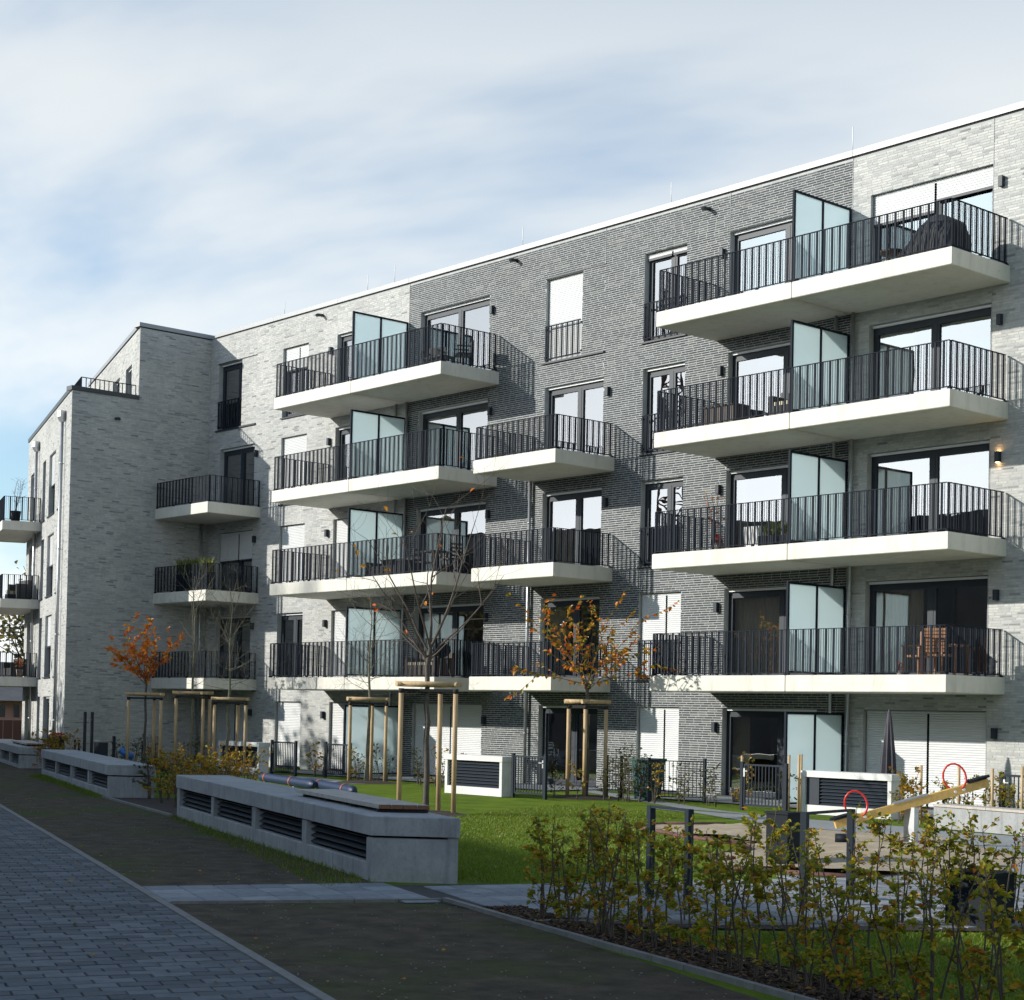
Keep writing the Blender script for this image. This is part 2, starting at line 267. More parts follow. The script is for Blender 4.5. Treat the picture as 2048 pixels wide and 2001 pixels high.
# ------------------------------------------------------------------ mesh helpers
ORG = {}
def org(p):
    while p is not None:
        if p.name in ORG: return ORG[p.name]
        p = p.parent
    return Vector((0, 0, 0))
class MB:
    def __init__(s): s.v = []; s.f = []; s.mi = []; s.sm = []; s.m = 0; s.smooth = False
    def add(s, vs, fs):
        b = len(s.v); s.v += [tuple(v) for v in vs]; s.f += [tuple(b+i for i in f) for f in fs]
        s.mi += [s.m]*len(fs); s.sm += [s.smooth]*len(fs); return s
    def box(s, x0, x1, y0, y1, z0, z1):
        return s.add([(x0, y0, z0), (x1, y0, z0), (x1, y1, z0), (x0, y1, z0), (x0, y0, z1), (x1, y0, z1), (x1, y1, z1), (x0, y1, z1)],
                     [(0, 3, 2, 1), (4, 5, 6, 7), (0, 1, 5, 4), (1, 2, 6, 5), (2, 3, 7, 6), (3, 0, 4, 7)])
    def obox(s, c, ax, ay, az):
        """centre and three half-axis vectors"""
        c = Vector(c); ax = Vector(ax); ay = Vector(ay); az = Vector(az)
        vs = [c-ax-ay-az, c+ax-ay-az, c+ax+ay-az, c-ax+ay-az, c-ax-ay+az, c+ax-ay+az, c+ax+ay+az, c-ax+ay+az]
        return s.add(vs, [(0, 3, 2, 1), (4, 5, 6, 7), (0, 1, 5, 4), (1, 2, 6, 5), (2, 3, 7, 6), (3, 0, 4, 7)])
    def prism(s, poly, z0, z1):
        n = len(poly); vs = [(p[0], p[1], z0) for p in poly]+[(p[0], p[1], z1) for p in poly]
        fs = [tuple(range(n-1, -1, -1)), tuple(range(n, 2*n))]+[(i, (i+1) % n, n+(i+1) % n, n+i) for i in range(n)]
        return s.add(vs, fs)
    def quad(s, a, b, c, d): return s.add([a, b, c, d], [(0, 1, 2, 3)])
    def tube(s, pts, rad, n=6, caps=True):
        pts = [Vector(p) for p in pts]
        if not hasattr(rad, '__len__'): rad = [rad]*len(pts)
        b = len(s.v); prev = None
        for i, p in enumerate(pts):
            d = (pts[min(i+1, len(pts)-1)]-pts[max(i-1, 0)])
            d = d.normalized() if d.length > 1e-9 else Vector((0, 0, 1))
            if prev is None:
                a = d.cross(Vector((0, 0, 1))); a = a.normalized() if a.length > 1e-3 else Vector((1, 0, 0))
            else:
                a = prev-d*prev.dot(d); a = a.normalized() if a.length > 1e-6 else Vector((1, 0, 0))
            prev = a; c = d.cross(a)
            for k in range(n):
                t = 2*math.pi*k/n; s.v.append(tuple(p+(a*math.cos(t)+c*math.sin(t))*rad[i]))
        sm = s.smooth; 
        for i in range(len(pts)-1):
            for k in range(n):
                s.f.append((b+i*n+k, b+i*n+(k+1) % n, b+(i+1)*n+(k+1) % n, b+(i+1)*n+k)); s.mi.append(s.m); s.sm.append(True)
        if caps:
            s.f.append(tuple(b+k for k in range(n-1, -1, -1))); s.mi.append(s.m); s.sm.append(False)
            e = b+(len(pts)-1)*n; s.f.append(tuple(e+k for k in range(n))); s.mi.append(s.m); s.sm.append(False)
        return s
    def lathe(s, cx, cy, prof, n=16):
        return s.tube([(cx, cy, z) for r, z in prof], [max(r, 1e-4) for r, z in prof], n)
    def data(s, name, mats, o=Vector((0, 0, 0))):
        me = bpy.data.meshes.new(name)
        me.from_pydata([(v[0]-o.x, v[1]-o.y, v[2]-o.z) for v in s.v], [], s.f)
        for m in (mats if isinstance(mats, (list, tuple)) else [mats]): me.materials.append(m)
        me.polygons.foreach_set('material_index', s.mi); me.polygons.foreach_set('use_smooth', s.sm); me.update(); return me
    def build(s, name, mats, parent=None, **kw):
        o = org(parent) if parent else Vector((0, 0, 0))
        ob = bpy.data.objects.new(name, s.data(name, mats, o)); COL.objects.link(ob)
        if parent: ob.parent = parent
        for k, v in kw.items(): ob[k] = v
        return ob
def thing(name, loc, label, cat, group=None):
    o = bpy.data.objects.new(name, None); COL.objects.link(o); o.location = loc; o.empty_display_size = 0.3
    ORG[o.name] = Vector(loc); o['label'] = label; o['category'] = cat
    if group: o['group'] = group
    return o
def inst(name, me, parent, loc, rz=0.0, sc=None, **kw):
    o = bpy.data.objects.new(name, me); COL.objects.link(o)
    if parent: o.parent = parent
    o.location = Vector(loc)-org(parent); o.rotation_euler = (0, 0, rz)
    if sc: o.scale = sc
    for k, v in kw.items(): o[k] = v
    return o
def solo(mb, name, mats, label, cat, loc, group=None):
    o = bpy.data.objects.new(name, mb.data(name, mats, Vector(loc))); COL.objects.link(o); o.location = loc
    o['label'] = label; o['category'] = cat
    if group: o['group'] = group
    return o
def copy_tree(o, loc, label=None, rz=None):
    r = o.copy(); COL.objects.link(r); r.location = loc; ORG[r.name] = Vector(loc)
    if rz is not None: r.rotation_euler.z = rz
    if label: r['label'] = label
    for ch in o.children:
        c = ch.copy(); COL.objects.link(c); c.parent = r
        for g in ch.children:
            d = g.copy(); COL.objects.link(d); d.parent = c
    return r
U = Vector((0.943, -0.333, 0)).normalized(); Nn = Vector((0.333, 0.943, 0)).normalized()
R3 = Vector((0.661, 0.750, 0)); F3 = Vector((-0.750, 0.661, 0))
def G(a, c, z=0.0): v = U*a+Nn*c; return Vector((v.x, v.y, z))

# ------------------------------------------------------------------ brick work
CO = 0.0588; BH = 0.0405; BL = 0.273; J = 0.009
class Wall:
    """plane wall: origin o (at z 0), direction d (unit, horizontal), outward normal n"""
    def __init__(s, o, d, n, length, z0, z1, holes=(), breaks=()):
        s.o = Vector(o); s.d = Vector(d).normalized(); s.n = Vector(n).normalized(); s.L = length; s.z0 = z0; s.z1 = z1
        s.holes = list(holes); s.breaks = sorted(breaks)
    def P(s, a, z, off=0.0): p = s.o+s.d*a+s.n*off; return Vector((p.x, p.y, z))
    def backing(s, mb, reveal=0.2):
        xs = sorted({0.0, s.L, *[h[0] for h in s.holes], *[h[1] for h in s.holes]})
        zs = sorted({s.z0, s.z1, *[h[2] for h in s.holes], *[h[3] for h in s.holes]})
        for i in range(len(xs)-1):
            za = None
            for k in range(len(zs)-1):
                cx = (xs[i]+xs[i+1])/2; cz = (zs[k]+zs[k+1])/2
                if any(h[0] < cx < h[1] and h[2] < cz < h[3] for h in s.holes): continue
                mb.quad(s.P(xs[i], zs[k]), s.P(xs[i+1], zs[k]), s.P(xs[i+1], zs[k+1]), s.P(xs[i], zs[k+1]))
        for (a, b, c, d) in s.holes:
            r = -reveal
            mb.quad(s.P(a, c), s.P(a, d), s.P(a, d, r), s.P(a, c, r)); mb.quad(s.P(b, c), s.P(b, c, r), s.P(b, d, r), s.P(b, d))
            mb.quad(s.P(a, d), s.P(b, d), s.P(b, d, r), s.P(a, d, r)); mb.quad(s.P(a, c), s.P(a, c, r), s.P(b, c, r), s.P(b, c))
    def courses(s):
        """list of bricks (a0,a1,z) """
        out = []; zc = getattr(s, 'zc', s.z0); n = int((s.z1-zc)/CO)
        for k in range(n):
            z = zc+k*CO; zm = z+BH/2
            cuts = [h for h in s.holes if h[2]-0.02 < zm < h[3]+0.005]
            edges = [0.0]+[b for b in s.breaks]+[s.L]
            for i in range(len(edges)-1):
                segs = [(edges[i], edges[i+1])]
                for h in cuts:
                    ns = []
                    for a, b in segs:
                        if h[1] <= a or h[0] >= b: ns.append((a, b)); continue
                        if h[0] > a: ns.append((a, h[0]))
                        if h[1] < b: ns.append((h[1], b))
                    segs = ns
                off = edges[i]-((k*0.141+random.uniform(-0.045, 0.045))%(BL+J))
                p = off
                while p < edges[i+1]:
                    ln = BL if random.random() > 0.07 else 0.125
                    for a, b in segs:
                        q0 = max(p, a); q1 = min(p+ln, b)
                        if q1-q0 > 0.03: out.append((q0, q1-(J if q1 < b-1e-6 else 0.004), z))
                    p += ln+J
        return out
    def brick(s, mb, a0, a1, z, off):
        A = s.P(a0, z); B = s.P(a1, z); n = s.n*off; h = Vector((0, 0, BH)); w = s.n*(-0.004)
        vs = [A+w, B+w, B+n, A+n, A+w+h, B+w+h, B+n+h, A+n+h]
        mb.add(vs, [(3, 2, 6, 7), (0, 3, 7, 4), (2, 1, 5, 6), (7, 6, 5, 4), (0, 1, 2, 3)])
def brick_mesh(name, m):
    b = MB(); e = 0.003
    # full stretcher, local x along the wall, -y outward
    b.box(0, BL, -0.0045, 0.004, 0, BH); return b.data(name, m)
FR_ = fw; 
def screen(p):
    v = Vector(p)-CAM; z = v.dot(fw)
    if z < 0.5: return None
    return (512+1710.3*v.dot(rr)/z, 500.25+172.4-1710.3*v.dot(uu)/z, z)

def lay(walls, root, mat_, n_single=295, blockers=()):
    """bricks of all walls of a house: the largest seen ones single, the rest joined"""
    cand = []; alls = []
    for wi, w in enumerate(walls):
        for (a0, a1, z) in w.courses():
            alls.append((wi, a0, a1, z))
    key = []
    for i, (wi, a0, a1, z) in enumerate(alls):
        w = walls[wi]
        if a1-a0 < 0.25 or z < 1.5: continue
        p = w.P((a0+a1)/2, z); sc = screen(p)
        if not sc or not (4 < sc[0] < 1020 and 4 < sc[1] < 996): continue
        if any(bx0 < (a0+a1)/2 < bx1 and bz0 < z < bz1 and wi == bw for bw, bx0, bx1, bz0, bz1 in blockers): continue
        e = screen(w.P(a1, z)); f = screen(w.P(a0, z))
        key.append((-math.hypot(e[0]-f[0], e[1]-f[1])*(1/sc[2]), i))
    key.sort(); pick = {i for _, i in key[:n_single]}
    me = brick_mesh('brick', mat_); mb = MB()
    for i, (wi, a0, a1, z) in enumerate(alls):
        w = walls[wi]
        if i in pick:
            inst('brick', me, root, w.P(a0, z), math.atan2(w.d.y, w.d.x), ((a1-a0)/BL, 1, 1))
        else:
            w.brick(mb, a0, a1, z, random.uniform(0.003, 0.0055))
    mb.build('brick_courses', mat_, root, kind='stuff')

HEAD = {0: 2.22, 1: 5.17, 2: 8.12, 3: 11.09, 4: 14.12}
H = 2.95

# window builder on a Wall: members in wall coordinates
def wbox(mb, w, a0, a1, z0, z1, o0, o1):
    c = w.P((a0+a1)/2, (z0+z1)/2, (o0+o1)/2)
    return mb.obox(c, w.d*((a1-a0)/2), w.n*((o1-o0)/2), Vector((0, 0, (z1-z0)/2)))
def window(w, root, a0, a1, z0, z1, mull=(), shutter=None, juliet=False, sill=True, lit=None, curtain=0.0, dark=False):
    fo = -0.17
    mb = MB(); t = 0.075
    wbox(mb, w, a0, a0+t, z0, z1, fo-0.08, fo); wbox(mb, w, a1-t, a1, z0, z1, fo-0.08, fo)
    wbox(mb, w, a0+t, a1-t, z1-0.16, z1, fo-0.08, fo); wbox(mb, w, a0+t, a1-t, z0, z0+0.07, fo-0.08, fo)
    ed = [a0+t]+[m for m in mull]+[a1-t]; panes = []
    for m in mull: wbox(mb, w, m-0.045, m+0.045, z0+0.07, z1-0.16, fo-0.08, fo+0.02)
    for i in range(len(ed)-1):
        p0 = ed[i]+(0.045 if i > 0 else 0); p1 = ed[i+1]-(0.045 if i < len(ed)-2 else 0)
        s_ = 0.065
        # sash
        wbox(mb, w, p0, p0+s_, z0+0.07, z1-0.16, fo-0.065, fo+0.012); wbox(mb, w, p1-s_, p1, z0+0.07, z1-0.16, fo-0.065, fo+0.012)
        wbox(mb, w, p0+s_, p1-s_, z0+0.07, z0+0.07+s_, fo-0.065, fo+0.012); wbox(mb, w, p0+s_, p1-s_, z1-0.16-s_, z1-0.16, fo-0.065, fo+0.012)
        panes.append((p0+s_, p1-s_))
    win = mb.build('window', M['frame'], root)
    for p0, p1 in panes:
        g = MB(); g.quad(w.P(p0, z0+0.135, fo-0.03), w.P(p1, z0+0.135, fo-0.03), w.P(p1, z1-0.225, fo-0.03), w.P(p0, z1-0.225, fo-0.03)); g.build('pane', M['glass'], win)
    # guide rails and end bar of the shutter
    b = MB(); wbox(b, w, a0+0.02, a1-0.02, z1-0.07, z1-0.015, fo+0.02, fo+0.07); b.build('shutter_bar', M['blind'], win)
    if shutter:
        sp_ = [a0+0.03]+[m for m in mull]+[a1-0.03]
        fr = shutter if isinstance(shutter, (tuple, list)) else [shutter]*(len(sp_)-1)
        for i in range(len(sp_)-1):
            if fr[i] <= 0: continue
            p0 = sp_[i]+(0.03 if i > 0 else 0); p1 = sp_[i+1]-(0.03 if i < len(sp_)-2 else 0)
            zt = z1-0.02; zb = z1-(z1-z0-0.03)*fr[i]; n = max(2, int((zt-zb)/0.052)); hh = (zt-zb)/n
            s = MB()
            for k in range(n):
                za = zb+k*hh; o1 = fo+0.075; 
                prof = [(0.0, o1-0.010), (0.12, o1-0.010), (0.2, o1+0.002), (0.6, o1+0.007), (0.9, o1+0.001), (1.0, o1-0.010)]
                for j in range(len(prof)-1):
                    s.quad(w.P(p0, za+prof[j][0]*hh, prof[j][1]), w.P(p1, za+prof[j][0]*hh, prof[j][1]), w.P(p1, za+prof[j+1][0]*hh, prof[j+1][1]), w.P(p0, za+prof[j+1][0]*hh, prof[j+1][1]))
            s.build('roller_shutter', M['shut'], win, kind='stuff')
            if fr[i] < 0.98:
                b = MB(); wbox(b, w, p0, p1, zb-0.05, zb, fo+0.06, fo+0.085); b.build('shutter_end', M['frame'], win)
    if sill:
        b = MB(); wbox(b, w, a0-0.04, a1+0.04, z0-0.045, z0, fo, 0.055); b.build('sill', M['frame'], win)
    if juliet:
        b = MB(); y = 0.03
        for z in (z0+0.08, z0+1.0): wbox(b, w, a0+0.02, a1-0.02, z-0.012, z+0.012, y-0.02, y+0.02)
        x = a0+0.05; k = 0
        while x < a1-0.03:
            ww = 0.022 if k % 3 == 0 else 0.005
            wbox(b, w, x-ww, x+ww, z0+0.09, z0+0.99, y-(0.012 if k % 3 == 0 else 0.005), y+(0.012 if k % 3 == 0 else 0.005)); x += 0.072; k += 1
        for zz in (z0+0.14, z0+0.93):
            for xx in (a0+0.01, a1-0.01): wbox(b, w, xx-0.02, xx+0.02, zz-0.02, zz+0.02, -0.05, y)
        b.build('window_railing', M['rail'], win)
    if curtain:
        c = MB(); n = 24; cw = (a1-a0-0.2)*curtain; zb = z0+0.15
        for k in range(n):
            x0 = a0+0.1+cw*k/n; x1 = a0+0.1+cw*(k+1)/n; d0 = -0.30-0.03*(k % 2); d1 = -0.30-0.03*((k+1) % 2)
            c.quad(w.P(x0, zb, d0), w.P(x1, zb, d1), w.P(x1, z1-0.2, d1), w.P(x0, z1-0.2, d0))
        c.build('curtain', M['curtain'], win)
    return win
def room(w, root, holes, depth=2.6):
    b = MB()
    for (a0, a1, z0, z1) in holes:
        x0, x1 = a0-0.6, a1+0.6; c0, c1 = z0-0.02, z1+0.2; o = -0.26; d = -depth
        P = w.P
        b.quad(P(x0, c0, d), P(x1, c0, d), P(x1, c1, d), P(x0, c1, d))
        b.quad(P(x0, c0, o), P(x0, c0, d), P(x0, c1, d), P(x0, c1, o)); b.quad(P(x1, c0, o), P(x1, c1, o), P(x1, c1, d), P(x1, c0, d))
        b.quad(P(x0, c0, o), P(x1, c0, o), P(x1, c0, d), P(x0, c0, d)); b.quad(P(x0, c1, o), P(x0, c1, d), P(x1, c1, d), P(x1, c1, o))
        b.quad(P(x0, c0, o), P(x0, c1, o), P(a0, c1, o), P(a0, c0, o)); b.quad(P(a1, c0, o), P(a1, c1, o), P(x1, c1, o), P(x1, c0, o))
        b.quad(P(a0, z1, o), P(a0, c1, o), P(a1, c1, o), P(a1, z1, o))
    b.build('rooms', M['room'], root)
def lamp(w, root, a, z, on=False):
    b = MB(); wbox(b, w, a-0.05, a+0.05, z-0.115, z+0.115, 0.0, 0.115); wbox(b, w, a-0.03, a+0.03, z-0.06, z+0.06, -0.01, 0.0)
    l = b.build('wall_lamp', M['frame'], root)
    if on:
        for zb in (z-0.119, z+0.116): g = MB(); wbox(g, w, a-0.035, a+0.035, zb, zb+0.003, 0.02, 0.095); g.build('bulb', M['glow'], l)
def spout(w, root, a, z):
    b = MB(); p = w.P(a, z, -0.02); q = w.P(a, z-0.02, 0.22)
    b.tube([p, q, q+w.n*0.05+Vector((0, 0, -0.03))], 0.05, 10); b.build('overflow_spout', M['copdark'], root)
def pipe(root, x, y, z0, z1, r=0.045, hopper=False):
    b = MB(); b.tube([(x, y, z0), (x, y, z1)], r, 10)
    z = z0+1.4
    while z < z1: b.tube([(x, y, z), (x, y, z+0.05)], r+0.008, 10); b.box(x-0.01, x+0.01, y, y+0.1, z+0.015, z+0.035); z += 2.95
    if hopper:
        b.add([(x-0.13, y-0.13, z1+0.34), (x+0.13, y-0.13, z1+0.34), (x+0.13, y+0.13, z1+0.34), (x-0.13, y+0.13, z1+0.34), (x-0.13, y-0.13, z1+0.12), (x+0.13, y-0.13, z1+0.12), (x+0.13, y+0.13, z1+0.12), (x-0.13, y+0.13, z1+0.12),
               (x-0.06, y-0.06, z1-0.05), (x+0.06, y-0.06, z1-0.05), (x+0.06, y+0.06, z1-0.05), (x-0.06, y+0.06, z1-0.05)],
              [(3, 2, 1, 0), (0, 1, 5, 4), (1, 2, 6, 5), (2, 3, 7, 6), (3, 0, 4, 7), (4, 5, 9, 8), (5, 6, 10, 9), (6, 7, 11, 10), (7, 4, 8, 11), (8, 9, 10, 11)])
    b.build('downpipe', M['steel'], root)

# ------------------------------------------------------------------ balconies
BAL_W = MB().box(-0.024, 0.024, -0.012, 0.012, 0, 1).data('baluster', M['rail'])
BAL_T = MB().box(-0.005, 0.005, -0.005, 0.005, 0, 1).data('baluster', M['rail'])
def rail_run(p0, p1, zt, h, bal, singles, joined, first=0, count=[0]):
    """railing from p0 to p1 (xy) standing on slab top zt"""
    p0 = Vector((p0[0], p0[1], 0)); p1 = Vector((p1[0], p1[1], 0)); d = (p1-p0); L = d.length; d.normalize(); n = Vector((-d.y, d.x, 0))
    mb = MB(); c = (p0+p1)/2
    mb.obox(c+Vector((0, 0, zt+h)), d*(L/2), n*0.022, Vector((0, 0, 0.007))); mb.obox(c+Vector((0, 0, zt+0.055)), d*(L/2), n*0.018, Vector((0, 0, 0.008)))
    nP = max(2, int(L/1.0)+1)
    for i in range(nP):
        q = p0+d*(L*i/(nP-1)); mb.obox(q+Vector((0, 0, zt+0.02)), d*0.03, n*0.03, Vector((0, 0, 0.022)))
    mb.build('handrail', M['rail'], bal)
    m = int(L/0.0695); st = L/m; rz = math.atan2(d.y, d.x)
    for i in range(m+1):
        q = p0+d*(st*i); wide = (i % 3 == 0)
        if singles:
            inst('baluster', BAL_W if wide else BAL_T, bal, (q.x, q.y, zt+0.04), rz, (1, 1, h-0.04)); count[0] += 1
        else:
            joined.obox(q+Vector((0, 0, zt+0.04+(h-0.04)/2)), d*(0.024 if wide else 0.005), n*(0.012 if wide else 0.005), Vector((0, 0, (h-0.04)/2)))
def slab(root, x0, x1, yf, zt, th, drip_x=None):
    b = MB(); ch = 0.015; zb = zt-th
    # chamfered prism: outer box with bevelled lower and upper edges
    o = [(x0, yf), (x1, yf), (x1, -0.004), (x0, -0.004)]; i = [(x0+ch, yf+ch), (x1-ch, yf+ch), (x1-ch, -0.004), (x0+ch, -0.004)]
    vs = [(p[0], p[1], zb) for p in i]+[(p[0], p[1], zb+ch) for p in o]+[(p[0], p[1], zt-ch) for p in o]+[(p[0], p[1], zt) for p in i]
    fs = [(3, 2, 1, 0), (12, 13, 14, 15)]
    for r in range(3):
        for k in range(4): fs.append((r*4+k, r*4+(k+1) % 4, (r+1)*4+(k+1) % 4, (r+1)*4+k))
    b.add(vs, fs)
    return b.build('balcony', M['conc'], root)
def drip(bal, x, y, z, d):
    b = MB(); b.tube([(x, y, z), (x+d[0]*0.03, y+d[1]*0.03, z)], 0.022, 8); b.build('drain_hole', M['black'], bal)
def screen_wall(root, X, z0, h=2.08, y0=-2.08, y1=-0.06, ground=False):
    b = MB(); t = 0.028; ym = (y0+y1)/2
    for y in (y0, ym, y1): b.box(X-t, X+t, y-0.028, y+0.028, z0, z0+h)
    for ya, yb in ((y0+0.028, ym-0.028), (ym+0.028, y1-0.028)):
        b.box(X-t, X+t, ya, yb, z0+h-0.05, z0+h); b.box(X-t, X+t, ya, yb, z0+0.03, z0+0.07)
    s = b.build('privacy_screen', M['rail'], root)
    for ya, yb in ((y0+0.03, ym-0.03), (ym+0.03, y1-0.03)):
        MB().box(X-0.006, X+0.006, ya, yb, z0+0.07, z0+h-0.05).build('frosted_pane', M['frost'], s)

# ------------------------------------------------------------------ the three houses
XB1, XB2, XE, XW = -2.97, 13.83, 27.0, -14.5
h_right = thing('apartment_house', (20, 3, 0), 'pale grey brick apartment house at the right end of the row, of the row', 'apartment house', 'apartment houses of the row')
h_dark = thing('apartment_house', (5, 3, 0), 'dark charcoal brick apartment house in the middle of the row with pale mortar joints', 'apartment house', 'apartment houses of the row')
h_left = thing('apartment_house', (-9, 3, 0), 'pale grey brick corner house on the left with stepped wing and roof terrace', 'apartment house', 'apartment houses of the row')
X = lambda w, x: x-w.o.x
def facade(x0, x1, cols, breaks=()):
    w = Wall((x0, 0, 0), (1, 0, 0), (0, -1, 0), x1-x0, 0.0, 15.10, [], [b-x0 for b in breaks])
    for c in cols: w.holes.append((c[0]-x0, c[1]-x0, c[2], c[3]))
    return w
def z0_(k): return H*k-0.02 if k else 0.05
# --- right pale house
cR = [(14.35, 17.61, z0_(k), HEAD[k]) for k in range(5)]
wR = facade(XB2, XE, cR, (17.60,))
specR = {4: [0.30, 0.20], 0: 1.0}
wb = MB(); wR.backing(wb)
wb.quad((XE, 0, 0), (XE, 11, 0), (XE, 11, 15.1), (XE, 0, 15.1)); wb.build('wall', M['mpale'], h_right)
for k, c in enumerate(cR): window(wR, h_right, c[0]-XB2, c[1]-XB2, c[2], c[3], [16.05-XB2], specR.get(k), sill=(k == 0), curtain={1: 0.42, 2: 0.2, 3: 0.3}.get(k, 0))
room(wR, h_right, wR.holes)
lay([wR], h_right, M['bpale'], 295)
for k in range(5): lamp(wR, h_right, 17.83-XB2, [1.75, 4.72, 7.69, 10.66, 13.66][k], on=(k == 2))
pipe(h_right, 13.97, -0.1, 0.0, 11.45)
# --- dark house
cA = [(7.09, 8.59, z0_(k) if k else 0.05, HEAD[k]) for k in range(5)]
cBd = [(10.05, 13.0, z0_(k), HEAD[k]) for k in range(5)]
cM = [(3.27, 5.62, z0_(k), HEAD[k]) for k in range(4)]+[(3.26, 4.73, 11.78, 14.12)]
cC = [(-2.40, 0.83, z0_(k), HEAD[k]) for k in range(5)]
wD = facade(XB1, XB2, cA+cBd+cM+cC, (5.62, 10.05))
wb = MB(); wD.backing(wb); wb.build('wall', M['mdark'], h_dark)
for k, c in enumerate(cA): window(wD, h_dark, c[0]-XB1, c[1]-XB1, c[2], c[3], [8.0-XB1], 1.0 if k < 2 else (0.06 if k == 4 else None), juliet=(k > 0), curtain=0.0)
for k, c in enumerate(cBd): window(wD, h_dark, c[0]-XB1, c[1]-XB1, c[2], c[3], [11.80-XB1], None, sill=(k == 0), curtain={1: 0.55, 2: 0.12, 0: 0.2}.get(k, 0))
for k, c in enumerate(cM):
    if k < 4: window(wD, h_dark, c[0]-XB1, c[1]-XB1, c[2], c[3], [4.56-XB1], None, sill=(k == 0), curtain={2: 0.5, 1: 0.3, 3: 0.15}.get(k, 0))
    else: window(wD, h_dark, c[0]-XB1, c[1]-XB1, c[2], c[3], [], 1.0, juliet=True, sill=False)
for k, c in enumerate(cC): window(wD, h_dark, c[0]-XB1, c[1]-XB1, c[2], c[3], [-0.68-XB1], 1.0 if k == 0 else None, sill=(k == 0), curtain={1: 0.5, 2: 0.35, 3: 0.2}.get(k, 0))
# long lintel and sill strips beside the top single window
def ledge(w, root, a0, a1, zt, zs):
    b = MB(); wbox(b, w, a0, a1, zt, zt+0.03, 0.0, 0.02); b.build('lintel_strip', M['frame'], root)
    b = MB(); wbox(b, w, a0-(0.06), a1, zs-0.05, zs, -0.17, 0.06); b.build('sill_ledge', M['frame'], root)
ledge(wD, h_dark, 3.22-XB1, 5.64-XB1, 14.125, 11.78)
room(wD, h_dark, wD.holes)
lay([wD], h_dark, M['bdark'], 295)
for z in (13.61, 10.65, 7.67, 4.72, 1.74): lamp(wD, h_dark, 9.84-XB1, z)
for z in (10.65, 7.68): lamp(wD, h_dark, 5.83-XB1, z)
for z in (13.64, 10.69, 7.70, 4.74, 1.76): lamp(wD, h_dark, 0.99-XB1, z)
pipe(h_dark, 13.47, -0.1, 0.0, 11.45); pipe(h_dark, 2.84, -0.1, 0.0, 8.5); pipe(h_dark, -2.88, -0.1, 0.0, 11.45)
spout(wD, h_dark, 9.35-XB1, 14.84); spout(wD, h_dark, 2.0-XB1, 14.9)
# --- left house with wing
cLA = [(-9.86, -8.36, z0_(k) if k != 4 else 11.76, HEAD[k]) for k in range(5)]
cLB = [(-6.74, -3.80, z0_(k), HEAD[k]) for k in range(5)]
cAA = [(-13.72, -11.5, z0_(k), HEAD[k]) for k in range(4)]+[(-13.92, -12.40, 11.78, 14.13)]
wL = facade(XW, XB1, cLA+cLB+cAA, (-6.74, -11.48))
shA = {0: 1.0, 2: 1.0, 3: 1.0, 4: 0.33}; shB = {0: 1.0, 1: 1.0, 2: 1.0}
walls = [wL]
wW = Wall((XW, -5.34, 0), (0, 1, 0), (1, 0, 0), 5.34, 0.0, 12.58); walls.append(wW)
wWu = Wall((XW, -2.84, 0), (0, 1, 0), (1, 0, 0), 2.84, 12.58, 15.10); wWu.zc = 213*CO; walls.append(wWu)
P0 = Vector((-14.5, -5.34, 0)); P1 = Vector((-14.5, -2.84, 0))
wins = [(2.0, 3.0), (4.0, 5.85), (6.9, 7.8), (9.6, 11.9)]
WL_ = 12.9
wf = Wall(P0-U*WL_, U, -Nn, WL_, 0.0, 12.58, [(WL_-b, WL_-a, (H*k+0.0 if k else 0.05), HEAD[k]+0.03) for a, b in wins for k in range(4)]); walls.append(wf)
wfu = Wall(P1-U*12.3, U, -Nn, 12.3, 12.60, 15.10, [(12.3-2.9, 12.3-1.6, 12.7, 14.12), (12.3-5.65, 12.3-4.25, 12.7, 14.12)]); walls.append(wfu)
wb = MB()
for w in walls: w.backing(wb)
ea, eb = P0-U*WL_, P1-U*12.3
for e, za, zb in ((ea, 0, 12.58), (eb, 12.58, 15.1)):
    q = e+Nn*11; wb.quad((e.x, e.y, za), (e.x, e.y, zb), (q.x, q.y, zb), (q.x, q.y, za))
wb.build('wall', M['mpale'], h_left)
for k, c in enumerate(cLA): window(wL, h_left, c[0]-XW, c[1]-XW, c[2], c[3], [-9.0-XW] if k in (1, 4) else [], shA.get(k), juliet=False)
for k, c in enumerate(cLB): window(wL, h_left, c[0]-XW, c[1]-XW, c[2], c[3], [-5.03-XW], shB.get(k), sill=(k == 0))
for k, c in enumerate(cAA):
    if k < 4: window(wL, h_left, c[0]-XW, c[1]-XW, c[2], c[3], [-12.5-XW], {0: 1.0, 2: 0.45}.get(k), sill=(k == 0))
    else: window(wL, h_left, c[0]-XW, c[1]-XW, c[2], c[3], [-12.75-XW], None, juliet=True, sill=False)
ledge(wL, h_left, -13.96-XW, -11.46-XW, 14.135, 11.78)
for h in wf.holes: window(wf, h_left, h[0], h[1], h[2], h[3], [(h[0]+h[1])/2] if h[1]-h[0] > 1.5 else [], 0.5 if h[2] > 2 and 1.5 < h[1]-h[0] < 2 else None, sill=True)
for h in wfu.holes: window(wfu, h_left, h[0], h[1], h[2], h[3], [], None, sill=True)
room(wL, h_left, wL.holes); room(wf, h_left, wf.holes, 0.9); room(wfu, h_left, wfu.holes, 1.0)
lay(walls, h_left, M['bpale'], 295)
for z in (10.71, 7.76, 4.78, 1.83): lamp(wL, h_left, -11.32-XW, z)
for z in (13.63, 10.66, 7.69, 4.76, 1.8): lamp(wL, h_left, -7.03-XW, z)
lamp(wfu, h_left, 12.3-3.8, 13.3)
spout(wL, h_left, -7.58-XW, 14.88); spout(wW, h_left, 5.34-3.70, 11.81)
pipe(h_left, -3.42, -0.1, 0.0, 11.45)
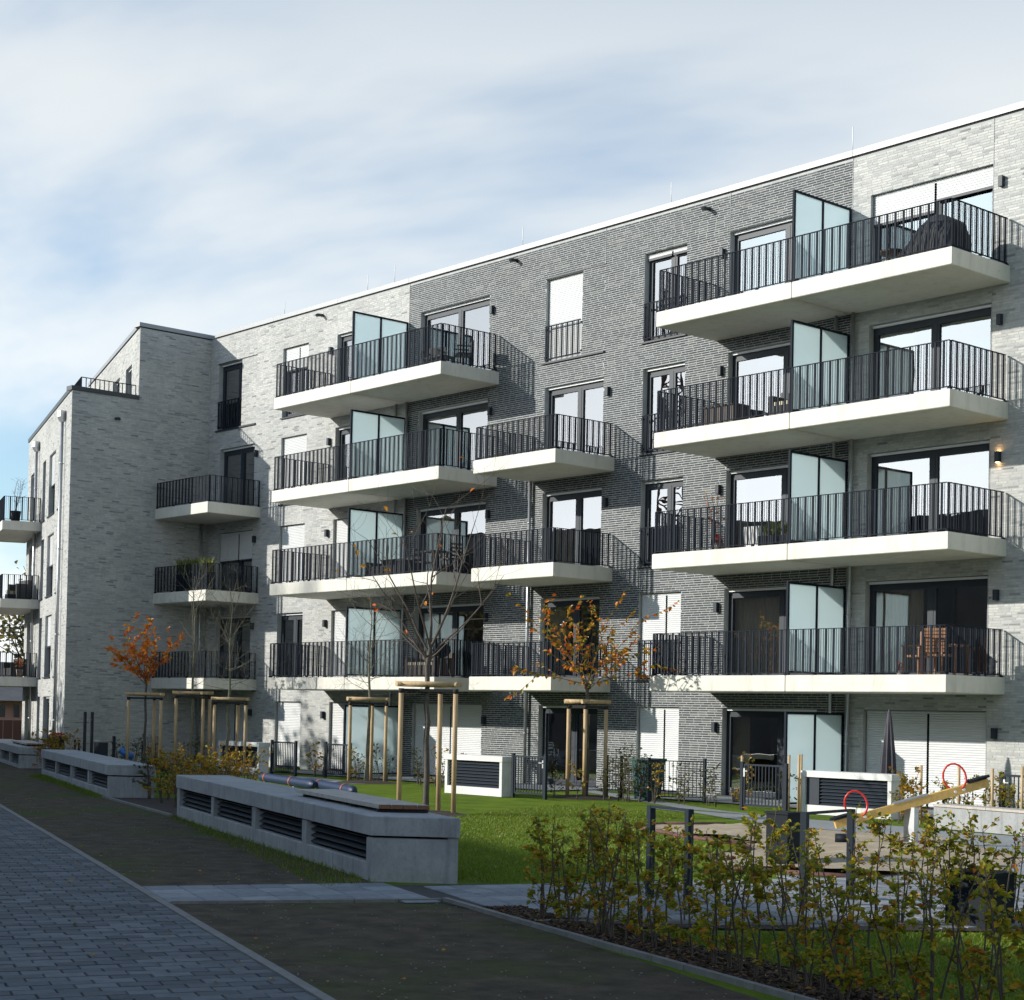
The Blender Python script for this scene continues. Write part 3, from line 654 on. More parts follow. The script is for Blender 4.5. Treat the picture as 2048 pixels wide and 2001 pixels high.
pp = P0-U*1.5-Nn*0.12; pipe(h_left, pp.x, pp.y, 0.0, 11.75, 0.055, True)
pp = P0-U*9.1-Nn*0.12; pipe(h_left, pp.x, pp.y, 0.0, 11.75, 0.055, True)
pipe(h_left, -14.33, -0.3, 0.0, 8.6)
# roof coping: shadow gap strip, then metal cap; roofs close the bodies
def cope(root, poly, z0, z1, m, flat=True):
    b = MB(); b.prism(poly, z0, z1); return b.build('roof_coping', m, root)
def strip(a, b, inn, out_=0.045, wdt=0.36):
    """polygon along a->b, outward side is to the right (-normal)"""
    a = Vector(a); b = Vector(b); d = (b-a).normalized(); n = Vector(inn).normalized()
    return [tuple((a-n*out_)[:2]), tuple((b-n*out_)[:2]), tuple((b+n*wdt)[:2]), tuple((a+n*wdt)[:2])]
def joint_gaps(b): pass
for (root, x0, x1) in ((h_right, XB2+0.004, XE), (h_dark, XB1+0.004, XB2-0.004), (h_left, XW+0.32, XB1-0.004)):
    MB().box(x0, x1, -0.012, 0.3, 15.10, 15.135).build('shadow_gap', M['black'], root)
    x = x0; n = max(1, round((x1-x0)/3.4)); 
    for i in range(n):
        a = x0+(x1-x0)*i/n; c = x0+(x1-x0)*(i+1)/n-0.006
        MB().box(a, c, -0.05, 0.36, 15.135, 15.275).build('roof_coping', M['coping'], root)
    MB().box(x0, x1, 0.2, 12, 14.9, 15.09).build('roof', M['slate'], root)
MB().prism([(XW-0.35, -2.9), (XW+0.05, -2.9), (XW+0.05, 0.3), (XW-0.35, 0.3)], 15.135, 15.275).build('roof_coping', M['coping'], h_left)
MB().prism([(XW-0.3, -2.85), (XW+0.012, -2.85), (XW+0.012, 0.25), (XW-0.3, 0.25)], 15.10, 15.135).build('shadow_gap', M['black'], h_left)
pl = strip(P1-U*12.35, P1-U*0.36, Nn); MB().prism(pl, 15.137, 15.277).build('roof_coping', M['coping'], h_left)
pl = strip(P0-U*12.95, P0-U*0.33, Nn); MB().prism(pl, 12.587, 12.727).build('roof_coping', M['copdark'], h_left)
MB().prism([(XW-0.33, -5.39), (XW+0.05, -5.39), (XW+0.05, -2.84), (XW-0.33, -2.84)], 12.585, 12.725).build('roof_coping', M['copdark'], h_left)
a = P0-U*12.7; b_ = a+Nn*8
MB().prism([(a.x, a.y), (XW-0.1, -5.2), (XW-0.1, 0.5), (XW-0.1, 3), (b_.x, b_.y)], 12.3, 12.56).build('terrace_floor', M['slab'], h_left)
a = P1-U*12.1; b_ = a+Nn*8
MB().prism([(a.x, a.y), (XW-0.1, -2.7), (XW-0.1, 0.1), (XW-0.1, 11), (b_.x, b_.y)], 14.8, 15.09).build('roof', M['slate'], h_left)
# terrace railing
tr = MB(); z = 12.72; hh = 0.36
def trail(p0, p1):
    d = (p1-p0); L = d.length; d.normalize(); n = Vector((-d.y, d.x, 0))
    tr.obox((p0+p1)/2+Vector((0, 0, z+hh)), d*(L/2), n*0.02, Vector((0, 0, 0.012)))
    k = int(L/0.17)
    for i in range(k+1): tr.obox(p0+d*(L*i/k)+Vector((0, 0, z+hh/2)), d*0.011, n*0.015, Vector((0, 0, hh/2)))
A_ = Vector((XW-0.12, -4.95, 0)); trail(A_, Vector((XW-0.12, -2.9, 0))); trail(A_, A_-U*11)
tr.build('terrace_railing', M['rail'], h_left)
# expansion joints in the brickwork
for root, x, za, zb in ((h_right, 17.60, 0, 15.1), (h_dark, 10.05, 14.12, 15.1), (h_dark, 5.62, 14.15, 15.1), (h_dark, 13.826, 0, 15.1), (h_dark, XB1+0.004, 0, 15.1)):
    MB().box(x-0.005, x+0.005, -0.012, 0.0, za, zb).build('expansion_joint', M['mdark'], root)
# lightning rods
for root, x, hh in ((h_dark, 13.72, 0.62), (h_dark, 7.9, 0.6), (h_dark, 2.1, 0.6), (h_left, -3.9, 0.6), (h_left, -5.3, 0.55), (h_left, -10.0, 0.5)):
    MB().tube([(x, 0.1, 15.27), (x, 0.1, 15.27+hh)], 0.011, 6).build('lightning_rod', M['white'], root)

# balcony sets
def balcony(root, x0, x1, yf, k, hrail, left=True, right=True, singles=False, joined=None, first=True, th=0.37):
    zt = H*k; b = slab(root, x0, x1, yf, zt, th); e = 0.055
    ya = yf+e
    rail_run((x0+(e if left else 0.02), ya), (x1-(e if right else 0.02), ya), zt, hrail, b, singles, joined)
    if left: rail_run((x0+e, -0.05), (x0+e, ya+0.05), zt, hrail, b, False, joined)
    if right: rail_run((x1-e, ya+0.05), (x1-e, -0.05), zt, hrail, b, singles, joined); drip(b, x1, yf+1.72, zt-0.20, (0.0, 0))
    return b
jR, jD, jL = MB(), MB(), MB()
for k in range(1, 5):
    balcony(h_dark, 9.627, 13.805, -2.165, k, 1.02, True, False, k >= 2, jD)
    balcony(h_right, 13.83, 18.036, -2.165, k, 1.02, False, True, k >= 2, jR)
    balcony(h_left, -7.068, -2.965, -2.165, k, 1.07, True, False, k >= 1, jL)
    balcony(h_dark, -2.94, 1.305, -2.165, k, 1.07, False, True, False, jD)
    screen_wall(h_dark, 13.79, H*k+0.03); screen_wall(h_left, -3.0, H*k+0.03)
screen_wall(h_dark, 13.79, 0.03, 2.1); screen_wall(h_left, -3.0, 0.03, 2.1)
for k in range(1, 4):
    balcony(h_dark, 2.805, 6.087, -2.154, k, 0.90, True, True, k == 3, jD)
    balcony(h_left, XW+0.004, -11.033, -2.089, k, 0.90, False, True, False, jL)
jR.build('baluster_rows', M['rail'], h_right, kind='stuff'); jD.build('baluster_rows', M['rail'], h_dark, kind='stuff')
# far balconies on the wing front
def wing_balcony(k):
    zt = H*k+0.02; a = P0-U*8.0; c = P0-U*13.4; d = 1.42
    b = MB(); b.prism([tuple((a-Nn*d)[:2]), tuple(a[:2]), tuple(c[:2]), tuple((c-Nn*d)[:2])], zt-0.34, zt); bal = b.build('balcony', M['conc'], h_left)
    e = 0.06
    pa = a-Nn*(d-e)-U*e; pb = a-Nn*0.05-U*e; pc = c-Nn*(d-e)+U*e
    rail_run(pb[:2], pa[:2], zt, 0.92, bal, False, jL); rail_run(pa[:2], pc[:2], zt, 0.92, bal, False, jL)
    return bal
for k in (1, 2, 3): wing_balcony(k)
jL.build('baluster_rows', M['rail'], h_left, kind='stuff')
# ------------------------------------------------------------------ ground
def sheet(name, poly, z, m, kind='structure', parent=None):
    b = MB(); b.add([(p[0], p[1], z) for p in poly], [tuple(range(len(poly)))]); o = b.build(name, m, parent)
    if kind: o['kind'] = kind
    return o
def gp(*ac): return [tuple(G(a, c)[:2]) for a, c in ac]
sheet('ground', [(-400, -400), (400, -400), (400, 400), (-400, 400)], -0.012, M['lawn'])
sheet('soil_bed', gp((-60, -14.2), (28.1, -14.2), (28.12, -11.45), (-60, -11.45)), -0.006, M['soil'])
sheet('soil_verge', gp((29.7, -14.2), (60, -14.2), (60, -11.25), (31.9, -11.2), (30.1, -11.25)), -0.006, M['soil'])
M['path_far'] = mat('distant paving', (0.17, 0.185, 0.20), 0.8, noise=0.2, nscale=3)
road = sheet('path', gp((-60, -24), (60, -24), (60, -14.2), (-60, -14.2)), -0.004, M['joint'])
# paving blocks
CW, PL = 0.1775, 0.298
me = MB()
me.add([(0.004, 0.004, 0), (CW-0.004, 0.004, 0), (CW-0.004, PL-0.006, 0), (0.004, PL-0.006, 0), (0.007, 0.008, 0.012), (CW-0.007, 0.008, 0.012), (CW-0.007, PL-0.011, 0.012), (0.007, PL-0.011, 0.012)],
       [(4, 5, 6, 7), (0, 1, 5, 4), (1, 2, 6, 5), (2, 3, 7, 6), (3, 0, 4, 7)])
pav_me = me.data('paving_block', M['paver']); rzU = math.atan2(U.y, U.x)
rest = MB(); cells = []; halves = []
for i in range(-60, 250):
    a = i*CW; 
    far = a < 8
    c = -14.22-PL*(1 if i % 2 else 0.5)
    if i % 2 == 0: halves.append((a, -14.22-PL/2))
    c = -14.22-PL*(1 if i % 2 else 1.5)
    while c > -18.4:
        cells.append((a, c)); c -= PL
sc_ = []
for a, c in cells:
    s3 = screen(G(a+CW/2, c+PL/2, 0))
    vis = s3 and 0 < s3[0] < 1024 and s3[1] < 1000
    sc_.append((s3[2] if vis else 1e9, a, c))
sc_.sort()
for n, (d, a, c) in enumerate(sc_):
    tz = random.uniform(-0.004, 0.003)
    if n < 298 and d < 1e8:
        inst('paving_block', pav_me, road, G(a, c, 0.0+tz), rzU)
    else:
        if a < -8 and c < -15.5: continue
        q = [G(a+x, c+y, z+tz) for x, y, z in ((0.004, 0.004, 0), (CW-0.004, 0.004, 0), (CW-0.004, PL-0.006, 0), (0.004, PL-0.006, 0), (0.007, 0.008, 0.012), (CW-0.007, 0.008, 0.012), (CW-0.007, PL-0.011, 0.012), (0.007, PL-0.011, 0.012))]
        rest.add(q, [(4, 5, 6, 7), (0, 1, 5, 4), (1, 2, 6, 5), (2, 3, 7, 6), (3, 0, 4, 7)])
for a, c in halves:
    hp_ = PL/2; q = [G(a+x, c+y, z) for x, y, z in ((0.004, 0.004, 0), (CW-0.004, 0.004, 0), (CW-0.004, hp_-0.004, 0), (0.004, hp_-0.004, 0), (0.007, 0.008, 0.012), (CW-0.007, 0.008, 0.012), (CW-0.007, hp_-0.008, 0.012), (0.007, hp_-0.008, 0.012))]
    rest.add(q, [(4, 5, 6, 7), (0, 1, 5, 4), (1, 2, 6, 5), (2, 3, 7, 6), (3, 0, 4, 7)])
rest.build('paving_blocks', M['paver'], road, kind='stuff')
sheet('yard', gp((-60, -60), (60, -60), (60, -18.4), (-60, -18.4)), 0.004, M['path_far'])
# kerb stones between path and soil
kb = MB()
kerb = sheet('kerb', gp((-60, -14.22), (60, -14.22), (60, -14.14), (-60, -14.14)), 0.004, M['kerb'])
km = MB(); km.box(0.003, 0.997, 0, 0.085, -0.03, 0.022); kme = km.data('kerb_stone', M['kerb'])
for i in range(-12, 42): inst('kerb_stone', kme, kerb, G(i*1.0, -14.22, 0.0), rzU, (1, 1, random.uniform(0.85, 1.1)))
# cross path of larger slabs
cross = sheet('cross_path', gp((28.1, -14.14), (29.66, -14.14), (30.05, -11.4), (31.95, -11.15), (33.2, -8.4), (34.6, -3.5), (36, 2), (30, 3), (28.55, -9.9)), 0.0, M['joint'])
sm_ = MB(); SW, SL = 0.30, 0.39
sm_.add([(0.004, 0.004, 0), (SL-0.004, 0.004, 0), (SL-0.004, SW-0.004, 0), (0.004, SW-0.004, 0), (0.01, 0.01, 0.01), (SL-0.01, 0.01, 0.01), (SL-0.01, SW-0.01, 0.01), (0.01, SW-0.01, 0.01)],
        [(4, 5, 6, 7), (0, 1, 5, 4), (1, 2, 6, 5), (2, 3, 7, 6), (3, 0, 4, 7)])
sme = sm_.data('paving_slab', M['slab'])
for j in range(7):
    for i in range(5 if j > 5 else 4):
        c = -14.12+j*SL; a = 28.11+i*SL+0.02*j
        o = inst('paving_slab', sme, cross, G(a, c, 0.002+random.uniform(-0.001, 0.002)), rzU, (1, SL/SW, 1))
# beyond: the paved court in long slabs
def inside(p, poly):
    x, y = p; c = False; n = len(poly)
    for i in range(n):
        x1, y1 = poly[i]; x2, y2 = poly[(i+1) % n]
        if (y1 > y) != (y2 > y) and x < (x2-x1)*(y-y1)/(y2-y1)+x1: c = not c
    return c
court = gp((28.3, -11.35), (30.0, -11.35), (31.92, -11.12), (33.15, -8.4), (34.5, -3.5), (36, 2), (30, 2), (28.8, -3.6), (28.2, -6.0), (28.6, -8.0), (28.6, -9.9))
cells = []
for i in range(0, 40):
    for j in range(0, 60):
        a = 27.5+i*SL; c = -11.37+j*SW
        if all(inside(G(a+x, c+y)[:2], court) for x, y in ((0, 0), (SL, 0), (0, SW), (SL, SW))): cells.append((a, c, screen(G(a, c, 0))))
cells.sort(key=lambda t: t[2][2] if t[2] else 1e9)
rest = MB()
for n, (a, c, s3) in enumerate(cells):
    if n < 260: inst('paving_slab', sme, cross, G(a, c, 0.002+random.uniform(-0.001, 0.002)), rzU)
    else:
        q = [G(a+x, c+y, 0.002+z) for x, y, z in ((0.004, 0.004, 0), (SL-0.004, 0.004, 0), (SL-0.004, SW-0.004, 0), (0.004, SW-0.004, 0), (0.01, 0.01, 0.01), (SL-0.01, 0.01, 0.01), (SL-0.01, SW-0.01, 0.01), (0.01, SW-0.01, 0.01))]
        rest.add(q, [(4, 5, 6, 7), (0, 1, 5, 4), (1, 2, 6, 5), (2, 3, 7, 6), (3, 0, 4, 7)])
rest.build('paving_slabs', M['slab'], cross, kind='stuff')
# thin edge stones of the cross path and of the hedge bed
def edging(name, pts, w=0.055, z=0.03, ln=0.5, m=None):
    root = None; pts = [Vector((p[0], p[1], 0)) for p in pts]; k = 0
    for p, q in zip(pts[:-1], pts[1:]):
        d = q-p; L = d.length; d.normalize(); n = Vector((-d.y, d.x, 0)); m_ = max(1, round(L/ln)); st = L/m_
        for i in range(m_):
            b = MB(); b.obox(p+d*(st*(i+0.5))+Vector((0, 0, z/2-0.02)), d*(st/2-0.004), n*w/2, Vector((0, 0, z/2+0.02)))
            if root is None: root = b.build(name, m or M['kerb']); root['kind'] = 'structure'
            else: b.build('edging_stone', m or M['kerb'], root)
edging('kerb', [G(29.70, -14.1), G(30.03, -11.33)], 0.05, 0.025)
edging('kerb', [G(30.03, -11.3), G(31.95, -11.22), G(36.5, -10.98), G(41, -10.8)], 0.06, 0.035)
edging('kerb', [G(9.6, -11.75), G(16.0, -11.5)], 0.06, 0.035)
edging('kerb', [G(31.98, -11.1), G(32.75, -8.6), G(33.4, -6.4), G(34.6, -2.5)], 0.06, 0.03)
# mulch strips
sheet('mulch_bed', gp((30.6, -11.25), (31.95, -11.19), (36.5, -10.95), (42, -10.7), (42, -9.9), (36.5, -10.25), (33.3, -10.65), (32.25, -10.6)), 0.002, M['mulch'])
sheet('mulch_bed', gp((32.0, -11.1), (32.3, -11.0), (33.15, -8.6), (34.0, -5.6), (33.5, -5.5), (32.75, -8.5)), 0.006, M['mulch'])
sheet('mulch_bed', gp((9.8, -11.65), (16.2, -11.45), (16.2, -9.3), (9.9, -9.6)), 0.002, M['mulch'])
sheet('mulch_bed', gp((-7, -11.6), (-1.9, -11.65), (-1.9, -10.2), (-7, -10.2)), 0.002, M['mulch'])
chips = MB(); rnd = random.Random(3)
for _ in range(5200):
    a = rnd.uniform(30.8, 39); c = -11.2+(a-31.9)*0.05+rnd.uniform(0.04, 0.75 if a > 32.4 else 0.5)
    p = G(a, c, 0.008+rnd.random()*0.02); t = rnd.uniform(0, 6.28); l = rnd.uniform(0.008, 0.03); w = l*rnd.uniform(0.3, 0.6)
    d = Vector((math.cos(t), math.sin(t), rnd.uniform(-0.4, 0.4)))*l; e = Vector((-math.sin(t), math.cos(t), rnd.uniform(-0.3, 0.3)))*w
    chips.obox(p, d, e, Vector((0, 0, 0.004)))
o = chips.build('bark_chips', M['chip']); o['label'] = 'dark brown bark chips covering the bed under the front hedge'; o['category'] = 'bark chips'; o['kind'] = 'stuff'
# sand pit
sand = [(17.16, -10.28), (16.91, -9.25), (17.41, -8.17), (18.4, -7.6), (19.8, -7.58), (21.9, -7.7), (24.6, -9.6), (25.9, -12.4), (25.4, -14.6), (24.23, -14.9), (23.35, -14.99), (22.19, -13.9), (21.57, -12.32), (20.83, -11.69), (18.97, -11.19)]
sheet('sand_pit', sand, 0.006, M['sand'])
cx = sum(p[0] for p in sand)/len(sand)
ring = MB(); 
for i in range(8, len(sand)+2):
    p = Vector((*sand[i % len(sand)], 0)); q = Vector((*sand[(i+1) % len(sand)], 0)); ring.tube([p+Vector((0, 0, 0.02)), q+Vector((0, 0, 0.01))], 0.035, 8)
o = ring.build('sand_pit_rim', M['redrub']); o['kind'] = 'structure'
# sand mounds
sm2 = MB(); rnd = random.Random(8); gx = 26
bx = [(17, 26), (-15, -7.5)]
grid = {}; 
for i in range(gx+1):
    for j in range(gx+1):
        x = bx[0][0]+(bx[0][1]-bx[0][0])*i/gx; y = bx[1][0]+(bx[1][1]-bx[1][0])*j/gx
        z = 0.012+0.05*(math.sin(x*1.9+y)+math.sin(y*2.3-x*1.1)+1.2)*0.5+rnd.random()*0.012
        ins = inside((x, y), sand)
        grid[i, j] = (len(sm2.v), ins); sm2.v.append((x, y, z if ins else 0.001))
for i in range(gx):
    for j in range(gx):
        c4 = [grid[i, j], grid[i+1, j], grid[i+1, j+1], grid[i, j+1]]
        if all(c[1] for c in c4): sm2.f.append(tuple(c[0] for c in c4)); sm2.mi.append(0); sm2.sm.append(True)
o = sm2.build('sand', M['sand']); o['kind'] = 'structure'
# paved area behind the sand, garden paths and patios
sheet('playground_paving', [(12.6, -5.45), (15.3, -5.25), (18.6, -5.2), (22.3, -5.6), (26, -7.5), (26.8, -11.5), (25.9, -12.4), (24.6, -9.6), (21.9, -7.6), (19.8, -7.5), (17.9, -7.3), (16.4, -6.7), (14.5, -5.8)], 0.0, M['slab'])
sheet('garden_path', [(5.2, -0.6), (5.6, -0.9), (13.4, -4.9), (16.9, -5.3), (16.9, -5.0), (15.5, -4.9), (13.5, -4.3), (5.6, -0.3)], -0.004, M['slab'])
sheet('garden_path', [(-5.6, -4.4), (-5.3, -3.4), (-2.2, -3.35), (1.4, -4.5), (1.2, -4.8), (-2.5, -4.4)], -0.004, M['slab'])
for x0, x1 in ((-6.9, 1.2), (2.8, 6.2), (9.6, 18.0), (-14.3, -11.0)):
    sheet('patio', [(x0, -2.3), (x1, -2.3), (x1, -0.01), (x0, -0.01)], 0.02, M['slab'])

# grass blades: one piece of ground cover
rnd = random.Random(5); gb = MB()
def blades(poly, n, h, seed):
    rn = random.Random(seed); xs = [p[0] for p in poly]; ys = [p[1] for p in poly]; k = 0
    while k < n:
        x = rn.uniform(min(xs), max(xs)); y = rn.uniform(min(ys), max(ys))
        if not inside((x, y), poly): continue
        k += 1; t = rn.uniform(0, 6.28); hh = h*rn.uniform(0.5, 1.3); w = 0.006; l = rn.uniform(-0.02, 0.02)
        gb.add([(x-w*math.cos(t), y-w*math.sin(t), -0.012), (x+w*math.cos(t), y+w*math.sin(t), -0.012), (x+l*1.2, y+l, hh)], [(0, 1, 2)])
lawn_front = gp((33.2, -10.55), (36.5, -10.2), (41, -9.9), (38, -6), (34.2, -5.8), (33.2, -8.6))
lawn_mid = [(13.5, -11.6), (22.8, -19.0), (23.6, -18.6), (23.7, -15.9), (21.8, -14.0), (20.6, -12.0), (18.8, -11.4), (16.9, -10.5), (16.7, -9.2), (14.6, -6.2), (11, -6.5)]
blades(lawn_front, 42000, 0.028, 1); blades(lawn_mid, 60000, 0.026, 2)
blades(gp((28.6, -12.2), (16, -11.6), (16, -11.38), (27.9, -11.38)), 2600, 0.05, 3)
blades(gp((9.9, -11.95), (-2, -12.1), (-2, -11.6), (9.9, -11.7)), 2600, 0.06, 4)
blades(gp((28.0, -10.4), (28.5, -9.9), (17, -9.9), (16.2, -10.4)), 4000, 0.03, 9)
o = gb.build('grass', M['blade']); o['label'] = 'short green grass of the lawns around the play area'; o['category'] = 'grass'; o['kind'] = 'stuff'
# pebbles on the bare soil
pb = MB(); rnd = random.Random(12)
for _ in range(450):
    if rnd.random() < 0.5: a, c = rnd.uniform(12, 28), rnd.uniform(-14.1, -11.6)
    else: a, c = rnd.uniform(29.9, 38), rnd.uniform(-14.1, -11.3)
    r = rnd.uniform(0.003, 0.007); p = G(a, c, r*0.4)
    pb.obox(p, Vector((r, r*0.4, 0)), Vector((-r*0.4, r, 0)), Vector((0, 0, r*0.6)))
o = pb.build('pebbles', M['pebble']); o['label'] = 'tiny pale stones scattered on the bare soil'; o['category'] = 'stones'; o['kind'] = 'stuff'

# ------------------------------------------------------------------ concrete vent benches
def vent_bench(a0, a1, c0, zoff, label, seat=None):
    """runs from a0 to a1 along U, front at across c0"""
    root = thing('vent_bench', G((a0+a1)/2, c0+0.4, 0), label, 'bench', 'long concrete vent benches along the soil verge')
    sk = 0.46; wd = 0.9; L = a1-a0; hT = 0.75+zoff
    def Q(a, c, z): return G(a+(c-c0)/0.87*sk*(1 if a > (a0+a1)/2 else 0.2), c, z)
    def blk(name, aa, ab, ca, cb_, za, zb, m, sub=root, ch=0.012):
        b = MB(); lo = [Q(aa, ca, za), Q(ab, ca, za), Q(ab, cb_, za), Q(aa, cb_, za)]
        up = [Q(aa, ca, zb-ch), Q(ab, ca, zb-ch), Q(ab, cb_, zb-ch), Q(aa, cb_, zb-ch)]
        tp = [Q(aa+ch, ca+ch, zb), Q(ab-ch, ca+ch, zb), Q(ab-ch, cb_-ch, zb), Q(aa+ch, cb_-ch, zb)]
        b.add(lo+up+tp, [(3, 2, 1, 0)]+[(k, (k+1) % 4, 4+(k+1) % 4, 4+k) for k in range(4)]+[(4+k, 4+(k+1) % 4, 8+(k+1) % 4, 8+k) for k in range(4)]+[(8, 9, 10, 11)])
        return b.build(name, m, sub)
    zp, zo, zc = 0.20+zoff, 0.50+zoff, 0.525+zoff
    half = (a0+a1)/2-0.6
    blk('cap_slab', a0, half-0.004, c0-0.03, c0+wd, zc, hT, M['bench']); blk('cap_slab', half+0.004, a1, c0-0.03, c0+wd, zc, hT, M['bench'])
    blk('plinth', a0, a1-0.03, c0, c0+0.16, -0.02, zp, M['bench'])
    blk('back_wall', a0, a1-0.03, c0+wd-0.12, c0+wd-0.01, -0.02, zc-0.004, M['bench'])
    blk('end_wall', a1-0.24, a1-0.028, c0-0.006, c0+wd-0.012, -0.018, zc-0.028, M['bench'])
    blk('end_wall', a0, a0+0.22, c0-0.004, c0+wd-0.014, -0.016, zc-0.006, M['bench'])
    n = 4; st = (L-0.3)/n
    for i in range(1, n):
        p = a0+0.12+st*i; blk('post', p-0.11, p+0.11, c0-0.003, c0+0.17, zp-0.05, zc-0.004, M['bench'])
    for i in range(n):
        s0 = a0+0.12+st*i+(0.12 if i else 0.1); s1 = a0+0.12+st*(i+1)-(0.12 if i < n-1 else 0.14)
        for j in range(4):
            z = zp+0.035+j*0.078; b = MB(); A, B = Q(s0, c0+0.05, z), Q(s1, c0+0.05, z); n_ = Nn*0.085+Vector((0, 0, 0.052))
            b.add([A, B, B+n_, A+n_, A+Vector((0, 0, 0.008)), B+Vector((0, 0, 0.008)), B+n_+Vector((0, 0, 0.008)), A+n_+Vector((0, 0, 0.008))], [(0, 1, 2, 3), (7, 6, 5, 4), (0, 4, 5, 1), (3, 2, 6, 7), (0, 3, 7, 4), (1, 5, 6, 2)])
            b.build('louver_slat', M['frame'], root)
        blk('vent_back', s0, s1, c0+0.17, c0+0.19, zp, zc, M['black'])
    if seat:
        s0, s1 = seat
        for j in range(4):
            ca = c0+0.27+j*0.145; b = MB(); zz = hT+0.045
            o0 = (ca-c0)/0.87*0.35
            lo = [G(s0+o0*0.2, ca, zz), G(s1+o0, ca, zz), G(s1+o0+0.05, ca+0.135, zz), G(s0+o0*0.2, ca+0.135, zz)]; up = [v+Vector((0, 0, 0.05)) for v in lo]
            b.add(lo+up, [(3, 2, 1, 0), (4, 5, 6, 7), (0, 1, 5, 4), (2, 3, 7, 6), (3, 0, 4, 7)]); b.m = 1; b.add(lo+up, [(1, 2, 6, 5)])
            b.build('seat_plank', [M['woodgrey'], M['woodend']], root)
        for t in (0.05, 0.35, 0.65, 0.95):
            a = s0+(s1-s0)*t; blk('seat_bearer', a, a+0.06, c0+0.29, c0+0.83, hT, hT+0.045, M['black'])
    return root
vent_bench(16.1, 27.88, -11.42, 0.0, 'nearest long concrete vent bench with a slatted wooden seat on top', (23.3, 27.1))
vent_bench(-2.6, 9.55, -11.62, -0.05, 'middle concrete vent bench with plain top, partly behind yellow bushes')
vent_bench(-19.0, -7.2, -11.75, -0.1, 'farthest concrete vent bench at the left edge beside the dark bin', (-12.5, -8.0))

# ------------------------------------------------------------------ white louvred vent housings by the patios
def vent_box(x, y, L, h, dpt, label):
    root = thing('vent_housing', (x+L/2, y+dpt/2, 0), label, 'vent housing', 'white concrete vent housings at the garden edge')
    t = 0.09
    MB().box(x-0.02, x+L+0.02, y-0.015, y+dpt+0.02, h-0.13, h).build('cap_slab', M['conc2'], root)
    MB().box(x, x+t, y, y+dpt, 0, h-0.132).build('side_wall', M['conc2'], root); MB().box(x+L-t, x+L, y, y+dpt, 0, h-0.132).build('side_wall', M['conc2'], root)
    MB().box(x+t+0.001, x+L-t-0.001, y+0.003, y+0.12, 0, 0.19).build('plinth', M['conc2'], root)
    MB().box(x+t, x+L-t, y+0.16, y+0.18, 0.17, h-0.135).build('vent_back', M['black'], root)
    n = 8; z0 = 0.20; st = (h-0.14-z0)/n; m = MB()
    m.add([(0, 0, 0), (1, 0, 0), (1, 0.06, 0.05), (0, 0.06, 0.05), (0, 0, 0.009), (1, 0, 0.009), (1, 0.06, 0.059), (0, 0.06, 0.059)], [(3, 2, 1, 0), (4, 5, 6, 7), (0, 1, 5, 4), (2, 3, 7, 6), (1, 2, 6, 5), (3, 0, 4, 7)])
    sm = m.data('louver_slat', M['frame'])
    for i in range(n): inst('louver_slat', sm, root, (x+t, y+0.05, z0+st*i), 0, (L-2*t, 1, 1))
    return root
vR = vent_box(15.55, -3.67, 2.27, 0.90, 0.36, 'white concrete vent housing in front of the closed parasol, black louvers')
MB().box(15.66, 15.98, -3.635, -3.61, 0.2, 0.755).build('access_panel', M['frame'], vR)
vent_box(5.95, -5.5, 2.12, 0.95, 0.36, 'white concrete vent housing between the tall bare tree and the garden gate')
vent_box(-7.05, -3.9, 2.25, 0.95, 0.36, 'white concrete vent housing behind the bare young tree at the far left bay')

# ------------------------------------------------------------------ gates and garden fences
def gate(x, y, w, h, label, handle_left=True, frame_posts=True):
    root = thing('garden_gate', (x+w/2, y, 0), label, 'gate', 'anthracite garden gates and fence bays')
    for px in (x, x+w): MB().box(px-0.035, px+0.035, y-0.035, y+0.035, 0, h+0.04).build('post', M['gate'], root)
    MB().box(x+0.06, x+w-0.06, y-0.02, y+0.02, h-0.045, h-0.005).box(x+0.06, x+w-0.06, y-0.02, y+0.02, 0.1, 0.14).box(x+0.05, x+0.085, y-0.018, y+0.018, 0.1, h-0.005).box(x+w-0.085, x+w-0.05, y-0.018, y+0.018, 0.1, h-0.005).build('frame', M['gate'], root)
    n = int((w-0.2)/0.085); bm_ = BARM
    for i in range(1, n): inst('bar', bm_, root, (x+0.085+(w-0.17)*i/n, y, 0.14), 0, (1, 1, h-0.185))
    hx = x+0.07 if handle_left else x+w-0.07
    MB().box(hx-0.02, hx+0.02, y-0.03, y-0.02, h-0.28, h-0.1).box(hx, hx+(0.11 if handle_left else -0.11), y-0.06, y-0.045, h-0.17, h-0.15).build('handle', M['steel'], root)
    return root
BARM = MB().box(-0.011, 0.011, -0.008, 0.008, 0, 1).data('bar', M['gate'])
gate(-4.62, -3.55, 1.25, 1.0, 'anthracite bar gate right beside the white vent housing at the left bay')
gate(-2.35, -3.2, 1.2, 1.0, 'anthracite bar gate in front of the frosted ground floor screen, left bay', False)
gate(8.25, -5.3, 1.12, 1.0, 'anthracite bar gate adjoining the right end of the middle vent housing', False)
gate(14.2, -4.0, 1.2, 1.0, 'anthracite bar gate left of the vent housing with wooden stakes behind it')
gate(20.1, -3.3, 1.3, 1.0, 'anthracite bar gate at the right edge of the picture beside a wooden post')
gate(-12.6, -3.4, 1.1, 1.0, 'dark bar gate against the shaded wing wall behind the orange tree')
